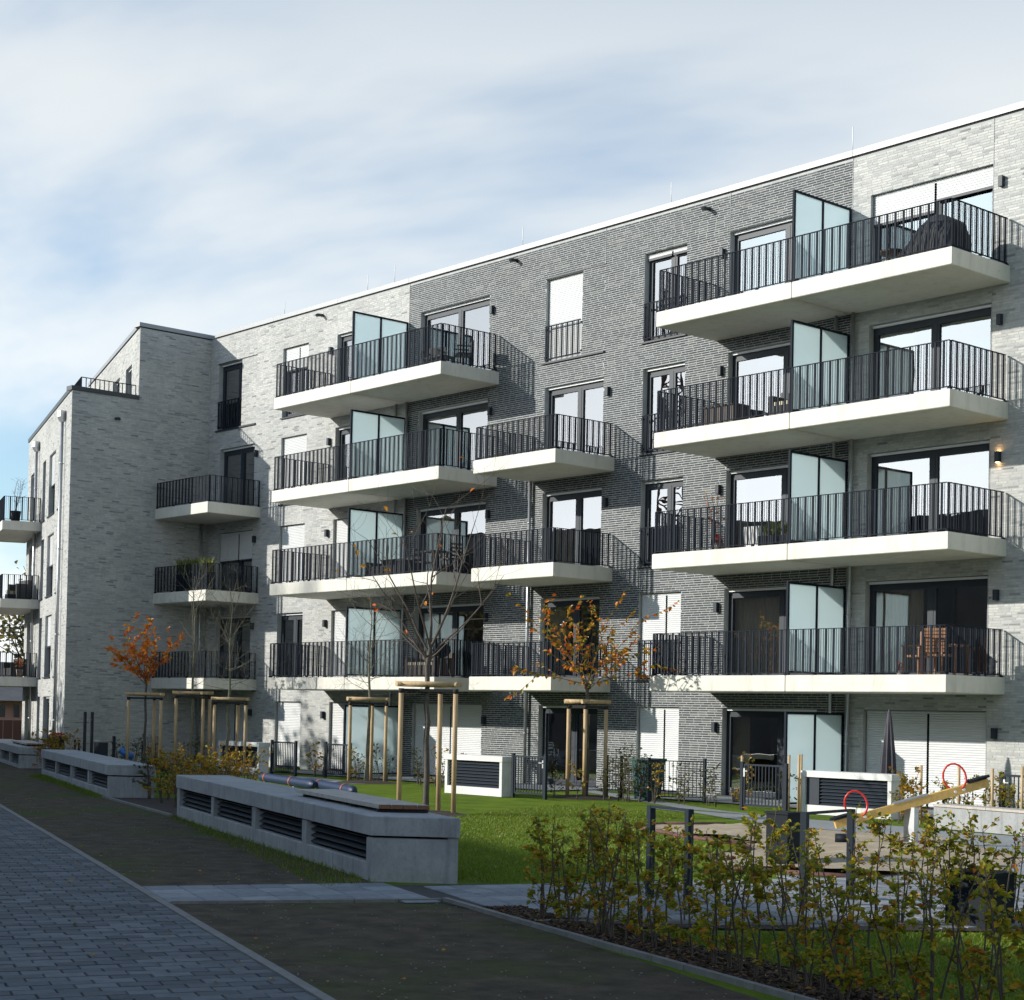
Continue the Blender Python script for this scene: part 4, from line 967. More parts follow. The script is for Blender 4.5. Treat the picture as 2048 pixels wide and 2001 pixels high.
def mesh_fence(pts, h, label):
    root = thing('bar_fence', (*pts[0], 0), label, 'fence', 'anthracite garden gates and fence bays')
    for a, b in zip(pts[:-1], pts[1:]):
        A = Vector((*a, 0)); B = Vector((*b, 0)); d = (B-A); L = d.length; d.normalize(); n = Vector((-d.y, d.x, 0))
        MB().obox(A+Vector((0, 0, h/2+0.02)), d*0.03, n*0.03, Vector((0, 0, h/2+0.02))).build('post', M['gate'], root)
        for z in (h-0.03, 0.13): MB().obox((A+B)/2+Vector((0, 0, z)), d*(L/2), n*0.012, Vector((0, 0, 0.012))).build('rail', M['gate'], root)
        k = int(L/0.09)
        for i in range(1, k): inst('bar', BARM, root, A+d*(L*i/k)+Vector((0, 0, 0.13)), math.atan2(d.y, d.x), (0.7, 0.7, h-0.16))
    B = Vector((*pts[-1], 0)); MB().obox(B+Vector((0, 0, h/2+0.02)), Vector((0.03, 0, 0)), Vector((0, 0.03, 0)), Vector((0, 0, h/2+0.02))).build('post', M['gate'], root)
mesh_fence([(9.0, -2.95), (9.45, -2.9), (11.05, -3.6), (11.85, -2.6)], 0.98, 'thin bar fence behind the staked tree with orange and green leaves')

# low wall with wooden top at the right
lw = thing('low_wall', (21.5, -5.4, 0), 'low grey concrete wall with a pale wooden top board at the right edge', 'low wall')
d_ = Vector((0.985, -0.17, 0)); n_ = Vector((0.17, 0.985, 0)); A = Vector((19.75, -5.0, 0))
MB().obox(A+d_*2.6+n_*0.2+Vector((0, 0, 0.20)), d_*2.6, n_*0.2, Vector((0, 0, 0.2))).build('wall', M['bench'], lw)
for i in range(4): MB().obox(A+d_*(0.65+1.3*i)+n_*0.2+Vector((0, 0, 0.425)), d_*0.645, n_*0.23, Vector((0, 0, 0.022))).build('top_board', M['woodgrey'], lw)
# ------------------------------------------------------------------ trees
LEAF = {}
def leaf_mesh(key, m, l=0.05, w=0.03):
    """folded pointed leaf, 8 triangles, stalk at the origin, pointing along +x"""
    b = MB(); z = 0.22*w
    b.add([(0, 0, 0), (l*0.3, w*0.42, z), (l*0.62, w*0.5, z), (l, 0, -0.1*l), (l*0.62, -w*0.5, z), (l*0.3, -w*0.42, z), (l*0.5, 0, -0.02*l)],
          [(0, 6, 2, 1), (6, 3, 2), (0, 5, 4, 6), (6, 4, 3)])
    LEAF[key] = (b.data('leaf', m), [Vector(v) for v in b.v], list(b.f)); return LEAF[key]
def rot_to(d, roll):
    d = d.normalized(); q = d.to_track_quat('X', 'Z'); return q.to_matrix() @ Matrix.Rotation(roll, 3, 'X')
def branchy(b, p, d, L, r, depth, rn, tips, up=0.25, spread=0.6, segs=5, kids=(3, 5), shrink=0.62, wob=0.12, minr=0.0028):
    pts = [p.copy()]; rad = [r]; dd = d.normalized(); st = L/segs
    nodes = []
    for i in range(segs):
        dd = (dd+Vector((rn.uniform(-wob, wob), rn.uniform(-wob, wob), rn.uniform(-wob*0.5, wob)+up*0.12))).normalized()
        p = p+dd*st; pts.append(p.copy()); rad.append(max(minr*0.8, r*(1-0.75*(i+1)/segs))); nodes.append((p.copy(), dd.copy(), rad[-1]))
    b.tube(pts, rad, 6 if r > 0.012 else 4, caps=False)
    tips.append((pts, dd.copy(), depth))
    if depth > 0:
        n = rn.randint(*kids)
        for k in range(n):
            q, qd, qr = nodes[min(len(nodes)-1, int(len(nodes)*(0.15+0.85*(k+rn.random())/n)))]
            ang = rn.uniform(0, 6.283); side = qd.orthogonal().normalized(); side = Matrix.Rotation(ang, 3, qd) @ side
            nd = (qd*(1-spread*0.5)+side*spread+Vector((0, 0, up))).normalized()
            branchy(b, q, nd, L*shrink*rn.uniform(0.7, 1.15), max(minr, qr*0.75), depth-1, rn, tips, up, spread, segs, kids, shrink, wob*1.15, minr)
def put_leaves(root, key, spots, rn, single, sc=(0.7, 1.3), droop=0.5, name='leaf', cname='foliage'):
    me, vs, fs = LEAF[key]; j = MB(); first = True
    for i, (p, d) in enumerate(spots):
        dd = (d+Vector((rn.uniform(-.8, .8), rn.uniform(-.8, .8), rn.uniform(-.6, .4)-droop))).normalized()
        R = rot_to(dd, rn.uniform(-1.3, 1.3)); s = rn.uniform(*sc)
        if i < single:
            o = bpy.data.objects.new(name, me); COL.objects.link(o); o.parent = root; o.location = p-org(root); o.rotation_euler = R.to_euler(); o.scale = (s, s, s)
        else: j.add([R @ (v*s)+p for v in vs], fs)
    if j.f: j.build(cname, me.materials[0], root, kind='stuff')
def tree(base, label, h_trunk, r_trunk, barkm, crown, leaf=None, nleaf=0, seed=1, single=60, lean=(0, 0), name='young_tree', group='young trees held by wooden stakes', trunk_wob=0.03, lsc=(0.7, 1.3)):
    rn = random.Random(seed); root = thing(name, base, label, 'tree', group); base = Vector(base)
    b = MB(); pts = [base+Vector((0, 0, -0.05))]; n = 9
    for i in range(1, n+1):
        t = i/n; pts.append(base+Vector((lean[0]*t+rn.uniform(-trunk_wob, trunk_wob), lean[1]*t+rn.uniform(-trunk_wob, trunk_wob), h_trunk*t)))
    b.tube(pts, [r_trunk*(1.25 if i == 0 else 1-(0.86 if barkm is M['barkpale'] else 0.3)*i/n) for i in range(n+1)], 10, caps=False); b.build('trunk', barkm, root)
    tips = []; b = MB(); top = pts[-1]; rt = r_trunk*(0.52 if barkm is M['barkpale'] else 0.64)
    for (z, L, ang, el, dep, fr) in crown:
        q = base+Vector((lean[0]*min(1, z/h_trunk), lean[1]*min(1, z/h_trunk), z)) if z < h_trunk-0.01 else top
        d = Vector((math.cos(ang)*math.cos(el), math.sin(ang)*math.cos(el), math.sin(el)))
        branchy(b, q, d, L, rt*fr, dep, rn, tips, up=0.06, spread=0.75, segs=6, kids=(3, 4), shrink=0.55)
    b.build('crown', M['twig'] if barkm is M['bark'] else barkm, root)
    if leaf and nleaf:
        spots = []; fin = [t for t in tips if t[2] <= 1] or tips
        while len(spots) < nleaf:
            pts_, dd, dep = rn.choice(fin); i = rn.randint(1, len(pts_)-1); p = pts_[i-1].lerp(pts_[i], rn.random()); spots.append((p, (pts_[i]-pts_[i-1]).normalized()))
        put_leaves(root, leaf, spots, rn, single, lsc)
    return root
def ring(n, z, L, el, dep, fr, rn, jit=0.3, hz=0.25): return [(z+rn.uniform(-hz, 0), L*rn.uniform(0.8, 1.15), 2*math.pi*(k+rn.random()*0.6)/n, el+rn.uniform(-jit, jit), dep, fr) for k in range(n)]
leaf_mesh('orange', M['lf_orange'], 0.11, 0.065); leaf_mesh('mix', M['lf_mix'], 0.11, 0.065); leaf_mesh('hedge', M['lf_hedge'], 0.050, 0.031)
leaf_mesh('green', M['lf_green'], 0.055, 0.035); leaf_mesh('yellow', M['lf_yellow'], 0.06, 0.04); leaf_mesh('pot', M['lf_grass'], 0.26, 0.014); leaf_mesh('red', M['lf_red'], 0.06, 0.06); leaf_mesh('far', M['lf_far'], 0.3, 0.22)

def support(c, offs, ht, label, loglen=1.28, logr=0.052, lift=0.03, ang=0.0):
    root = thing('tree_support', c, label, 'tree stakes', 'wooden stake frames round the young trees'); c = Vector(c)
    tops = []
    for k, (a, f) in enumerate(offs):
        p = c+R3*a+F3*f; b = MB(); b.tube([p+Vector((0, 0, -0.1)), p+Vector((0, 0, ht))], 0.048, 12); b.build('stake', M['wood'], root)
        q = p+Vector((0, 0, ht)); tops.append(q)
        s_ = MB(); s_.tube([q+Vector((0, 0, -0.09)), q+Vector((0, 0, 0.0))], 0.053, 12); s_.build('strap', M['black'], root)
    m = len(tops)
    for i in range(m):
        a, b_ = tops[i], tops[(i+1) % m]; d = (b_-a).normalized(); up = Vector((0, 0, logr+lift+(0.0 if i == 0 else 0.004*i)))
        l = MB(); l.tube([a-d*0.11+up, b_+d*0.11+up], logr, 10); l.build('crossbar', M['wood'], root)
        s_ = MB(); mid = up*0.25; s_.obox((a+b_)/2+Vector((0, 0, -0.035)), d*((b_-a).length/2), Vector((-d.y, d.x, 0))*0.006, Vector((0, 0, 0.028))); s_.build('strap', M['black'], root)
    return root
rn = random.Random(2)
T1 = Vector((12.55, -11.35, 0)); T2 = Vector((8.95, -3.6, 0)); T3 = Vector((0.6, -3.9, 0)); T4 = Vector((-5.95, -4.25, 0)); T5 = Vector((-7.5, -4.6, 0)); T6 = Vector((-8.6, -5.6, 0))
def mound(c, r, label=None):
    b = MB(); n = 20; rg = random.Random(int(r*100)); vs = [(c.x, c.y, 0.05)]+[(c.x+math.cos(6.283*k/n)*r*0.55, c.y+math.sin(6.283*k/n)*r*0.55, 0.045) for k in range(n)]+[(c.x+math.cos(6.283*k/n)*r*rg.uniform(0.9, 1.1), c.y+math.sin(6.283*k/n)*r*rg.uniform(0.9, 1.1), -0.02) for k in range(n)]
    b.add(vs, [(0, 1+k, 1+(k+1) % n) for k in range(n)]+[(1+k, 1+n+k, 1+n+(k+1) % n, 1+(k+1) % n) for k in range(n)])
    o = b.build('mulch_bed', M['mulch']); o['kind'] = 'structure'
for t in (T1, T2, T3, T4, T5, T6): mound(t, 0.95)
tree(T1, 'tall nearly bare tree in the nearest stake frame behind the long bench', 3.2, 0.062, M['bark'],
     [(3.2, 2.7, 0.8, 1.2, 2, 0.8), (3.2, 2.8, 2.4, 1.3, 2, 0.75), (3.15, 2.5, 4.0, 1.15, 2, 0.7), (3.2, 2.5, 5.2, 1.05, 2, 0.65), (3.0, 2.2, 0.75, 0.85, 2, 0.55), (2.95, 2.2, 3.7, 0.85, 2, 0.55), (3.0, 1.9, 4.9, 0.8, 2, 0.5), (3.1, 2.1, 1.9, 0.9, 2, 0.5), (2.95, 1.9, 0.5, 0.6, 2, 0.4), (3.0, 1.9, 3.4, 0.6, 2, 0.4)],
     'orange', 22, seed=11, single=22, lean=(-0.05, 0.02))
tree(T2, 'staked tree with orange and green leaves before the dark brick house', 2.75, 0.052, M['bark'],
     ring(9, 2.75, 1.75, 0.85, 1, 0.45, random.Random(4), 0.35)+[(2.7, 1.7, 0.75, 0.2, 1, 0.35), (2.7, 1.8, 3.9, 0.15, 1, 0.35), (2.75, 2.1, 0.75, 0.8, 1, 0.4), (2.75, 2.1, 3.7, 0.85, 1, 0.4)], 'mix', 880, seed=5, single=240, lsc=(0.8, 1.35))
tree(T3, 'bare crooked greenish tree in its stake frame before the left bay screens', 5.0, 0.062, M['barkpale'],
     ring(10, 4.6, 1.25, 0.7, 2, 0.35, random.Random(6), 0.3, 1.5)+ring(9, 3.2, 1.2, 0.25, 2, 0.3, random.Random(9), 0.3, 0.8), None, 0, seed=21, lean=(0.06, 0.03), trunk_wob=0.06)
tree(T4, 'bare young birch in front of the far white vent housing', 5.6, 0.058, M['barkpale'],
     ring(13, 5.3, 1.2, 0.75, 2, 0.35, random.Random(16), 0.3, 2.0)+ring(10, 3.4, 1.2, 0.3, 2, 0.3, random.Random(19), 0.3, 1.0), None, 0, seed=31, trunk_wob=0.05)
tree(T5, 'bare pale barked young tree between the orange tree and the birch', 6.0, 0.058, M['barkpale'],
     ring(13, 5.6, 1.3, 0.85, 2, 0.35, random.Random(26), 0.3, 2.2)+ring(9, 3.5, 1.1, 0.35, 2, 0.3, random.Random(29), 0.3, 1.0), None, 0, seed=41, trunk_wob=0.05)
tree(T6, 'small tree with bright orange leaves against the shaded wing wall', 2.8, 0.045, M['bark'],
     ring(9, 2.9, 1.25, 0.8, 1, 0.45, random.Random(36), 0.4, 0.3)+[(2.8, 1.4, 4.0, 0.5, 1, 0.4), (2.85, 1.6, 3.8, 0.9, 1, 0.4), (2.85, 1.4, 3.4, 0.3, 1, 0.4)], 'orange', 950, seed=51, single=200, lsc=(0.9, 1.4))
support(T1, [(-0.52, 0.0), (0.22, 0.5), (0.54, -0.12)], 2.42, 'nearest and tallest stake frame round the nearly bare tree')
support(T2, [(-0.44, -0.1), (0.46, 0.05), (-0.05, -0.3)], 2.2, 'stake frame round the tree with orange and green leaves')
support(T3, [(-0.48, -0.1), (0.08, 0.42), (0.5, -0.05)], 2.2, 'stake frame round the bare crooked tree by the frosted screens')
support(T4, [(-0.42, -0.1), (0.22, 0.3), (0.52, -0.1)], 2.15, 'stake frame before the far white vent housing, round the birch')
support(T5, [(-0.48, -0.1), (0.38, -0.25), (0.52, 0.1)], 2.32, 'second stake frame from the left, round a bare tree')
support(T6, [(-0.5, -0.1), (0.2, 0.35), (0.5, -0.1)], 2.25, 'leftmost stake frame, round the orange leaved tree')

ORD = ['first','second','third','fourth','fifth','sixth','seventh','eighth','ninth','tenth','eleventh','twelfth','thirteenth','fourteenth','fifteenth','sixteenth','seventeenth','eighteenth','nineteenth','twentieth']
def nth(i, n):
    return ORD[i]+' from the left' if i < min(20, (n+1)//2) else (ORD[n-1-i] if 0 <= n-1-i < 20 else 'last')+' from the right'
# ------------------------------------------------------------------ hedges and shrubs
def sapling(name, base, h, key, nl, seed, label, group, cat='hedge plant', nst=2, spread=0.16, single=8, twm=None, lsc=(0.7, 1.25)):
    rn = random.Random(seed); base = Vector(base); root = thing(name, base, label, cat, group); b = MB(); tips = []
    spots = []
    for s in range(nst):
        p = base+Vector((rn.uniform(-.03, .03), rn.uniform(-.03, .03), -0.02)); d = Vector((rn.uniform(-.14, .14), rn.uniform(-.14, .14), 1)).normalized()
        hh = h*rn.uniform(0.75, 1.05); n = 9; pts = [p.copy()]; 
        for i in range(n):
            d = (d+Vector((rn.uniform(-.17, .17), rn.uniform(-.17, .17), 0.12))).normalized(); p = p+d*(hh/n); pts.append(p.copy())
        b.tube(pts, [0.0095*(1-0.75*i/n)+0.0012 for i in range(n+1)], 5, caps=False)
        for k in range(int(10*hh)):
            t = rn.uniform(0.12, 1.0)*(n-0.01); i = int(t); q = pts[i].lerp(pts[i+1], t-i); a = rn.uniform(0, 6.283); l = spread*rn.uniform(0.5, 1.6)*(1.15-0.45*t/n)
            e = Vector((math.cos(a), math.sin(a), rn.uniform(0.1, 0.9))).normalized(); m1 = q+e*l*0.5+Vector((rn.uniform(-.02, .02), rn.uniform(-.02, .02), 0.0)); m2 = q+e*l+Vector((0, 0, 0.02))
            b.tube([q, m1, m2], [0.0032, 0.0024, 0.0012], 3, caps=False)
            for j in range(4): spots.append((q.lerp(m2, rn.uniform(0.25, 1.0)), e))
        for j in range(3): spots.append((pts[-1-j % 3].copy(), d))
    rn.shuffle(spots)
    while len(spots) < nl:
        p, e = rn.choice(spots); spots.append((p+Vector((rn.uniform(-.03, .03), rn.uniform(-.03, .03), rn.uniform(-.03, .03))), e))
    b.build('stems', twm or M['twig'], root)
    put_leaves(root, key, spots[:nl], rn, single, (lsc[0]*0.62, lsc[1]*1.08), 0.35)
    return root
rn = random.Random(77); g1 = 'young beech plants of the front hedge'; i = 0; a = 31.6
while a < 39.2:
    c = -11.2+(a-31.9)*0.05+0.30+rn.uniform(-0.06, 0.08); p = G(a, c)
    sapling('hedge_plant', p, rn.uniform(0.85, 1.28), 'hedge', rn.randint(190, 370), 1000+i, 'young autumn beech plant in the front hedge row, %s' % nth(i, 40), g1, single=9, nst=rn.randint(1, 3), spread=0.15)
    a += rn.uniform(0.15, 0.26); i += 1
g2 = 'young beech plants along the paved court'; A = Vector((26.60, -20.75, 0)); B = Vector((29.9, -16.0, 0)); n = 26
for k in range(n):
    p = A.lerp(B, k/(n-1))+Vector((rn.uniform(-.08, .08), rn.uniform(-.08, .08), 0))
    sapling('hedge_plant', p, rn.uniform(1.0, 1.2)*(1.05 if k > 14 else 0.95), 'hedge', rn.randint(150, 260) if k < 14 else rn.randint(380, 520), 2000+k, 'young beech plant in the hedge along the paved court, %s' % nth(k, 26), g2, single=4, nst=rn.randint(1, 2) if k < 14 else 3, spread=0.15 if k < 14 else 0.2)
g3 = 'small shrubs along the patio gardens'
spots3 = [(8.2, -3.9, .75, 'green'), (9.5, -4.4, .8, 'yellow'), (9.9, -3.9, .95, 'green'), (10.35, -3.75, 1.0, 'green'), (10.8, -4.0, 1.25, 'green'), (11.2, -3.6, 1.2, 'green'), (11.5, -3.9, 1.0, 'yellow'), (11.9, -3.5, .95, 'green'), (12.3, -3.7, .9, 'green'), (12.7, -3.4, .85, 'green'), (13.1, -3.6, .95, 'green'), (13.6, -3.2, 1.15, 'yellow'), (13.9, -3.6, 1.1, 'yellow'), (14.6, -3.1, 1.0, 'green'), (15.1, -3.0, .9, 'green')]
for k, (x, y, h, key) in enumerate(spots3):
    sapling('shrub', (x, y, 0), h, key, 110, 3000+k, '%s thin shrub in the row before the dark house patios, %s' % ('yellowish' if key == 'yellow' else 'green', nth(k, 15)), g3, 'shrub', 2, 0.2, 4)
g4 = 'shrubs before the left bay patios'
for k, (x, y, h, key, nl) in enumerate([(-3.15, -3.0, 1.0, 'yellow', 260), (-2.9, -2.9, 0.95, 'yellow', 200), (-0.7, -3.3, .95, 'yellow', 200), (-0.3, -3.5, .8, 'green', 150), (0.1, -3.1, 1.1, 'green', 150), (0.55, -3.2, .9, 'green', 120), (1.6, -2.9, 1.0, 'green', 150), (2.2, -3.3, .85, 'green', 160), (3.0, -3.4, 1.0, 'yellow', 170), (3.5, -3.6, 0.85, 'green', 130), (4.4, -3.6, .9, 'yellow', 150), (5.1, -4.0, .85, 'green', 140)]):
    sapling('shrub', (x, y, 0), h, key, nl, 3300+k, '%s shrub in the row before the left bay patios, %s' % ('yellowish' if key == 'yellow' else 'green', nth(k, 12)), g4, 'shrub', 3, 0.2, 4)
g5 = 'shrubs behind the low wall'
for k in range(13):
    x = 18.5+k*0.22; y = -4.4+0.035*k+rn.uniform(-.15, .15)+ (0.35 if k > 2 else 0)
    sapling('shrub', (x, y, 0), rn.uniform(.85, 1.15), 'yellow' if k < 3 else 'hedge', 280, 3500+k, 'leafy autumn shrub in the row behind the low wall, %s' % nth(k, 13), g5, 'shrub', 3, 0.2, 4)
g6 = 'yellow bushes between the concrete benches'
for k, (a, c, h, key) in enumerate([(10.2, -10.9, .95, 'green'), (10.9, -10.6, 1.0, 'green'), (11.7, -10.9, 1.05, 'yellow'), (12.5, -10.5, 1.1, 'yellow'), (13.3, -10.9, 1.1, 'yellow'), (14.1, -10.5, 1.15, 'yellow'), (14.9, -10.9, 1.15, 'yellow'), (15.6, -10.5, 1.1, 'yellow'), (12.0, -10.1, 1.15, 'yellow'), (13.0, -9.9, 1.2, 'yellow'), (15.3, -9.9, 1.25, 'yellow'), (14.4, -9.8, 1.2, 'yellow')]):
    sapling('bush', G(a, c), h, key, 420, 3700+k, '%s bush between near and middle benches, %s' % ('yellow and orange' if key == 'yellow' else 'greenish', nth(k, 12)), g6, 'bush', 4, 0.3, 6)
g7 = 'yellow bushes beside the far bench'
for k, (a, c) in enumerate([(-6.6, -11.1), (-5.8, -10.8), (-5.0, -11.1), (-4.2, -10.8)]):
    sapling('bush', G(a, c), 1.15, 'yellow', 460, 3800+k, 'yellow bush between the middle and far left benches, %s' % nth(k, 4), g7, 'bush', 4, 0.3, 6)
g8 = 'low bushes at the foot of the wing wall'
for k, (x, y) in enumerate([(-10.6, -5.4), (-9.9, -5.2), (-9.2, -4.9), (-8.4, -4.2), (-7.7, -4.1)]):
    sapling('bush', (x, y, 0), 1.0, 'green' if k != 2 else 'yellow', 300, 3900+k, 'low autumn bush at the foot of the wing wall, %s' % nth(k, 5), g8, 'bush', 4, 0.28, 4)
g9 = 'short bamboo and wooden plant stakes'
for ki, (x, y, h) in enumerate(((18.9, -4.2, 1.13), (19.65, -4.05, 1.15), (20.35, -4.0, 1.12), (20.95, -3.95, 1.18), (13.75, -3.5, 1.15), (14.9, -3.3, 1.2), (15.15, -3.2, 1.22), (15.25, -3.4, 1.22))):
    b = MB(); b.tube([(x, y, -0.05), (x, y, h)], 0.028, 8)
    solo(b, 'plant_stake', M['wood'], ['round plant stake among the shrubs behind the low wall, %s' % nth(ki, 4), 'round wooden stake behind the gate left of the vent housing, %s' % nth(max(0, ki-4), 4)][ki > 3], 'stake', (x, y, 0), g9)
b = MB(); b.box(21.75, 21.95, -3.2, -3.05, 0, 1.35); solo(b, 'timber_post', M['wood'], 'square wooden post at the right edge behind the dark gate', 'post', (21.85, -3.1, 0))

# ------------------------------------------------------------------ play and sport equipment
def rack(p, q, h, label):
    root = thing('bike_stand', p, label, 'bike stand', 'dark steel bike stands in the hedge'); p = Vector(p); q = Vector(q); d = (q-p).normalized(); n = Vector((-d.y, d.x, 0))
    for c in (p, q): MB().obox(c+Vector((0, 0, h/2)), d*0.035, n*0.035, Vector((0, 0, h/2))).build('post', M['gate'], root)
    MB().obox((p+q)/2+Vector((0, 0, h-0.012)), d*((q-p).length/2+0.03), n*0.03, Vector((0, 0, 0.013))).build('top_bar', M['gate'], root)
rack((25.45, -18.5, 0), (26.15, -18.65, 0), 1.0, 'dark two post stand with flat top bar, left one behind the hedge')
rack((27.05, -17.85, 0), (26.85, -16.8, 0), 1.0, 'dark two post stand with flat top bar, in front of the seesaw')
b = MB(); b.box(23.25, 23.62, -13.95, -13.6, 0, 0.68).box(23.23, 23.64, -13.97, -13.58, 0.68, 0.71); solo(b, 'litter_bin', M['plastic'], 'dark square litter bin at the edge of the sand behind the hedge', 'bin', (23.4, -13.8, 0))
b = MB(); b.box(28.72, 29.2, -17.75, -17.3, 0, 0.5).box(28.70, 29.22, -17.77, -17.28, 0.5, 0.53); solo(b, 'litter_bin', M['plastic'], 'dark low square box on the paving behind the right end of the hedge', 'bin', (28.9, -17.5, 0))
ss = thing('seesaw', (22.15, -9.08, 0), 'yellow wooden seesaw with red hoop handles tilted up to the right', 'seesaw')
pv = Vector((22.15, -9.08, 0.66)); ax = (R3*1.2+Vector((0, 0, 0.355))).normalized(); sd = F3.copy(); upv = sd.cross(ax); upv = upv if upv.z > 0 else -upv
MB().obox(pv, ax*1.27, sd*0.07, upv*0.065).build('beam', M['yellow'], ss)
MB().box(22.05, 22.25, -9.14, -9.02, 0, 0.6).build('pivot_post', M['steel'], ss); MB().obox(pv+upv*0.075, ax*0.28, sd*0.076, upv*0.012).build('pivot_plate', M['steel'], ss)
for s in (-1, 1):
    c = pv+ax*(s*1.13)+upv*0.08; n = 14; b = MB(); vs = []
    for zz in (0, 0.035):
        for k in range(n): t = 6.283*k/n; vs.append(c+ax*(0.2*math.cos(t))+sd*(0.14*math.sin(t))+upv*zz)
    b.add(vs, [tuple(range(n-1, -1, -1)), tuple(range(n, 2*n))]+[(k, (k+1) % n, n+(k+1) % n, n+k) for k in range(n)]); b.build('seat', M['plastic'], ss)
    hb = pv+ax*(s*0.78 if s > 0 else -0.86); pts = []
    for k in range(17):
        t = math.pi*(-0.42+1.84*k/16); pts.append(hb+sd*(-0.09)+(ax*math.cos(t)*0.17+upv*(0.23+math.sin(t)*0.21)))
    pts2 = [p+sd*0.0+sd*(0.18*(k/16)) for k, p in enumerate(pts)]
    b = MB(); b.tube(pts2, 0.017, 8); b.build('hoop_handle', M['red'], ss)
    for e in (-0.07, 0.07): b = MB(); b.tube([hb+ax*e-sd*0.08, hb+ax*e-sd*0.105], 0.024, 8); b.build('bolt_cap', M['white'], ss)
b = MB(); b.tube([pv-ax*1.1+Vector((0, 0, -0.33)), pv-ax*1.1+Vector((0, 0, -0.20))], 0.16, 14); b.build('tyre_buffer', M['plastic'], ss)
# blue padded balance beam behind the near bench
bb = thing('balance_beam', (5.0, -8.9, 0), 'sloping deep blue padded balance beam with orange rings behind the near bench', 'balance beam')
pa, pq = Vector((1.6, -8.0, 0.24)), Vector((9.2, -10.6, 0.27))
for k, (A_, B_, f) in enumerate([(pa, pa.lerp(pq, 0.62), 1.0), (pa.lerp(pq, 0.42)+Nn*0.28, pq, 1.0)]):
    L = (B_-A_).length; n = 26; b = MB(); b.tube([A_.lerp(B_, t/n) for t in range(n+1)], [0.05 if t in (0, n) else 0.11 for t in range(n+1)], 12); b.build('padded_tube', M['blue'], bb)
    for t in ((0.14, 0.62) if k == 0 else (0.3, 0.82)):
        c = A_.lerp(B_, t); d = (B_-A_).normalized(); b = MB(); b.tube([c-d*0.05, c+d*0.05], 0.12, 14); b.build('ring', M['orange'], bb)
for t in (0.06, 0.4, 0.75):
    c = pa.lerp(pq, t); b = MB(); b.tube([(c.x, c.y, -0.02), (c.x, c.y, c.z-0.1)], 0.03, 8); b.build('support_post', M['steel'], bb)
# fitness bars before the wing wall
fb = thing('fitness_bars', (-10, -7, 0), 'dark posts with steel bars of an outdoor gym before the shaded wing wall', 'fitness bars')
def onpix(x, dist):  # a place along the wall foot, measured on site plan
    return None
yw = {173: -6.93, 189: -6.72, 152: -7.22, 160: -7.1, 230: -6.02, 197: -6.6}
gx = -9.6
P_ = lambda px: gx
for y, h, w in ((-7.10, 1.76, .07), (-6.86, 1.76, .07), (-7.42, 0.9, .05), (-7.28, 0.9, .05), (-6.10, 1.02, .07)):
    MB().box(gx-w/2, gx+w/2, y-w/2, y+w/2, 0, h).build('post', M['frame'], fb)
for (ya, yb, z) in ((-7.1, -6.86, 1.52), (-6.86, -6.1, 0.86)):
    b = MB(); b.tube([(gx, ya, z), (gx, yb, z)], 0.02, 8); b.build('bar', M['steel'], fb)
MB().box(gx-0.3, gx+0.0, -6.62, -6.3, 0.0, 0.82).build('panel', M['frame'], fb)
sl_ = MB(); sl_.tube([(gx+0.4, -6.1, 0.62), (gx+0.5, -5.9, 0.45), (gx+0.6, -5.75, 0.38)], [0.1, 0.13, 0.1], 10)
solo(sl_, 'play_tube', M['brightblue'], 'bright blue curved plastic play element beside the dark gym posts', 'play tube', (gx+0.5, -5.9, 0))
# barrel bin at the wing corner
bn = thing('barrel', (-13.2, -6.6, 0), 'dark barrel shaped bin with red flowers on top at the wing corner', 'barrel')
q = G(-6.6, -10.0); 
bb_ = Vector((-10.9, -7.4, 0)); bn.location = bb_; ORG[bn.name] = bb_
b = MB(); b.lathe(bb_.x, bb_.y, [(0.2, 0), (0.255, 0.1), (0.275, 0.5), (0.255, 0.9), (0.235, 0.98)], 18); b.build('drum', M['plastic'], bn)
rn = random.Random(5); put_leaves(bn, 'red', [(bb_+Vector((rn.uniform(-.2, .2), rn.uniform(-.2, .2), 1.0+rn.random()*.06)), Vector((0, 0, 1))) for _ in range(50)], rn, 0)

# ------------------------------------------------------------------ garden objects
pu = thing('closed_parasol', (16.6, -2.1, 0), 'closed violet grey parasol behind the right vent housing', 'parasol')
MB().tube([(16.6, -2.1, 0), (16.6, -2.1, 2.15)], 0.022, 8).build('pole', M['steel'], pu)
b = MB(); n = 16; prof = [(0.02, 2.22), (0.05, 2.08), (0.085, 1.7), (0.115, 1.3), (0.13, 1.0), (0.14, 0.72), (0.10, 0.62)]
vs = []
for r_, z_ in prof:
    for k in range(n): t = 6.283*k/n; f = 1+0.28*(1 if k % 2 else -1)*min(1, (2.2-z_)); vs.append((16.6+r_*f*math.cos(t), -2.1+r_*f*math.sin(t), z_))
b.add(vs, [(i*n+k, i*n+(k+1) % n, (i+1)*n+(k+1) % n, (i+1)*n+k) for i in range(len(prof)-1) for k in range(n)]); b.build('canopy', M['cloth'], pu)
MB().box(16.35, 16.85, -2.35, -1.85, 0.02, 0.09).build('base', M['plastic'], pu)
for kk, (x, y, h) in enumerate(((10.2, -3.75, 1.1), (10.55, -3.8, 1.3), (10.75, -3.6, 1.2))): sapling('shrub', (x, y, 0), h, 'green', 230, 3150+kk, 'bushy green shrub right in front of the dark green bin, %s' % nth(kk, 3), g3, 'shrub', 3, 0.22, 4)
gbn = thing('garden_bin', (10.45, -3.0, 0), 'dark green tall plastic bin among the shrubs beside the closed shutter', 'garden bin')
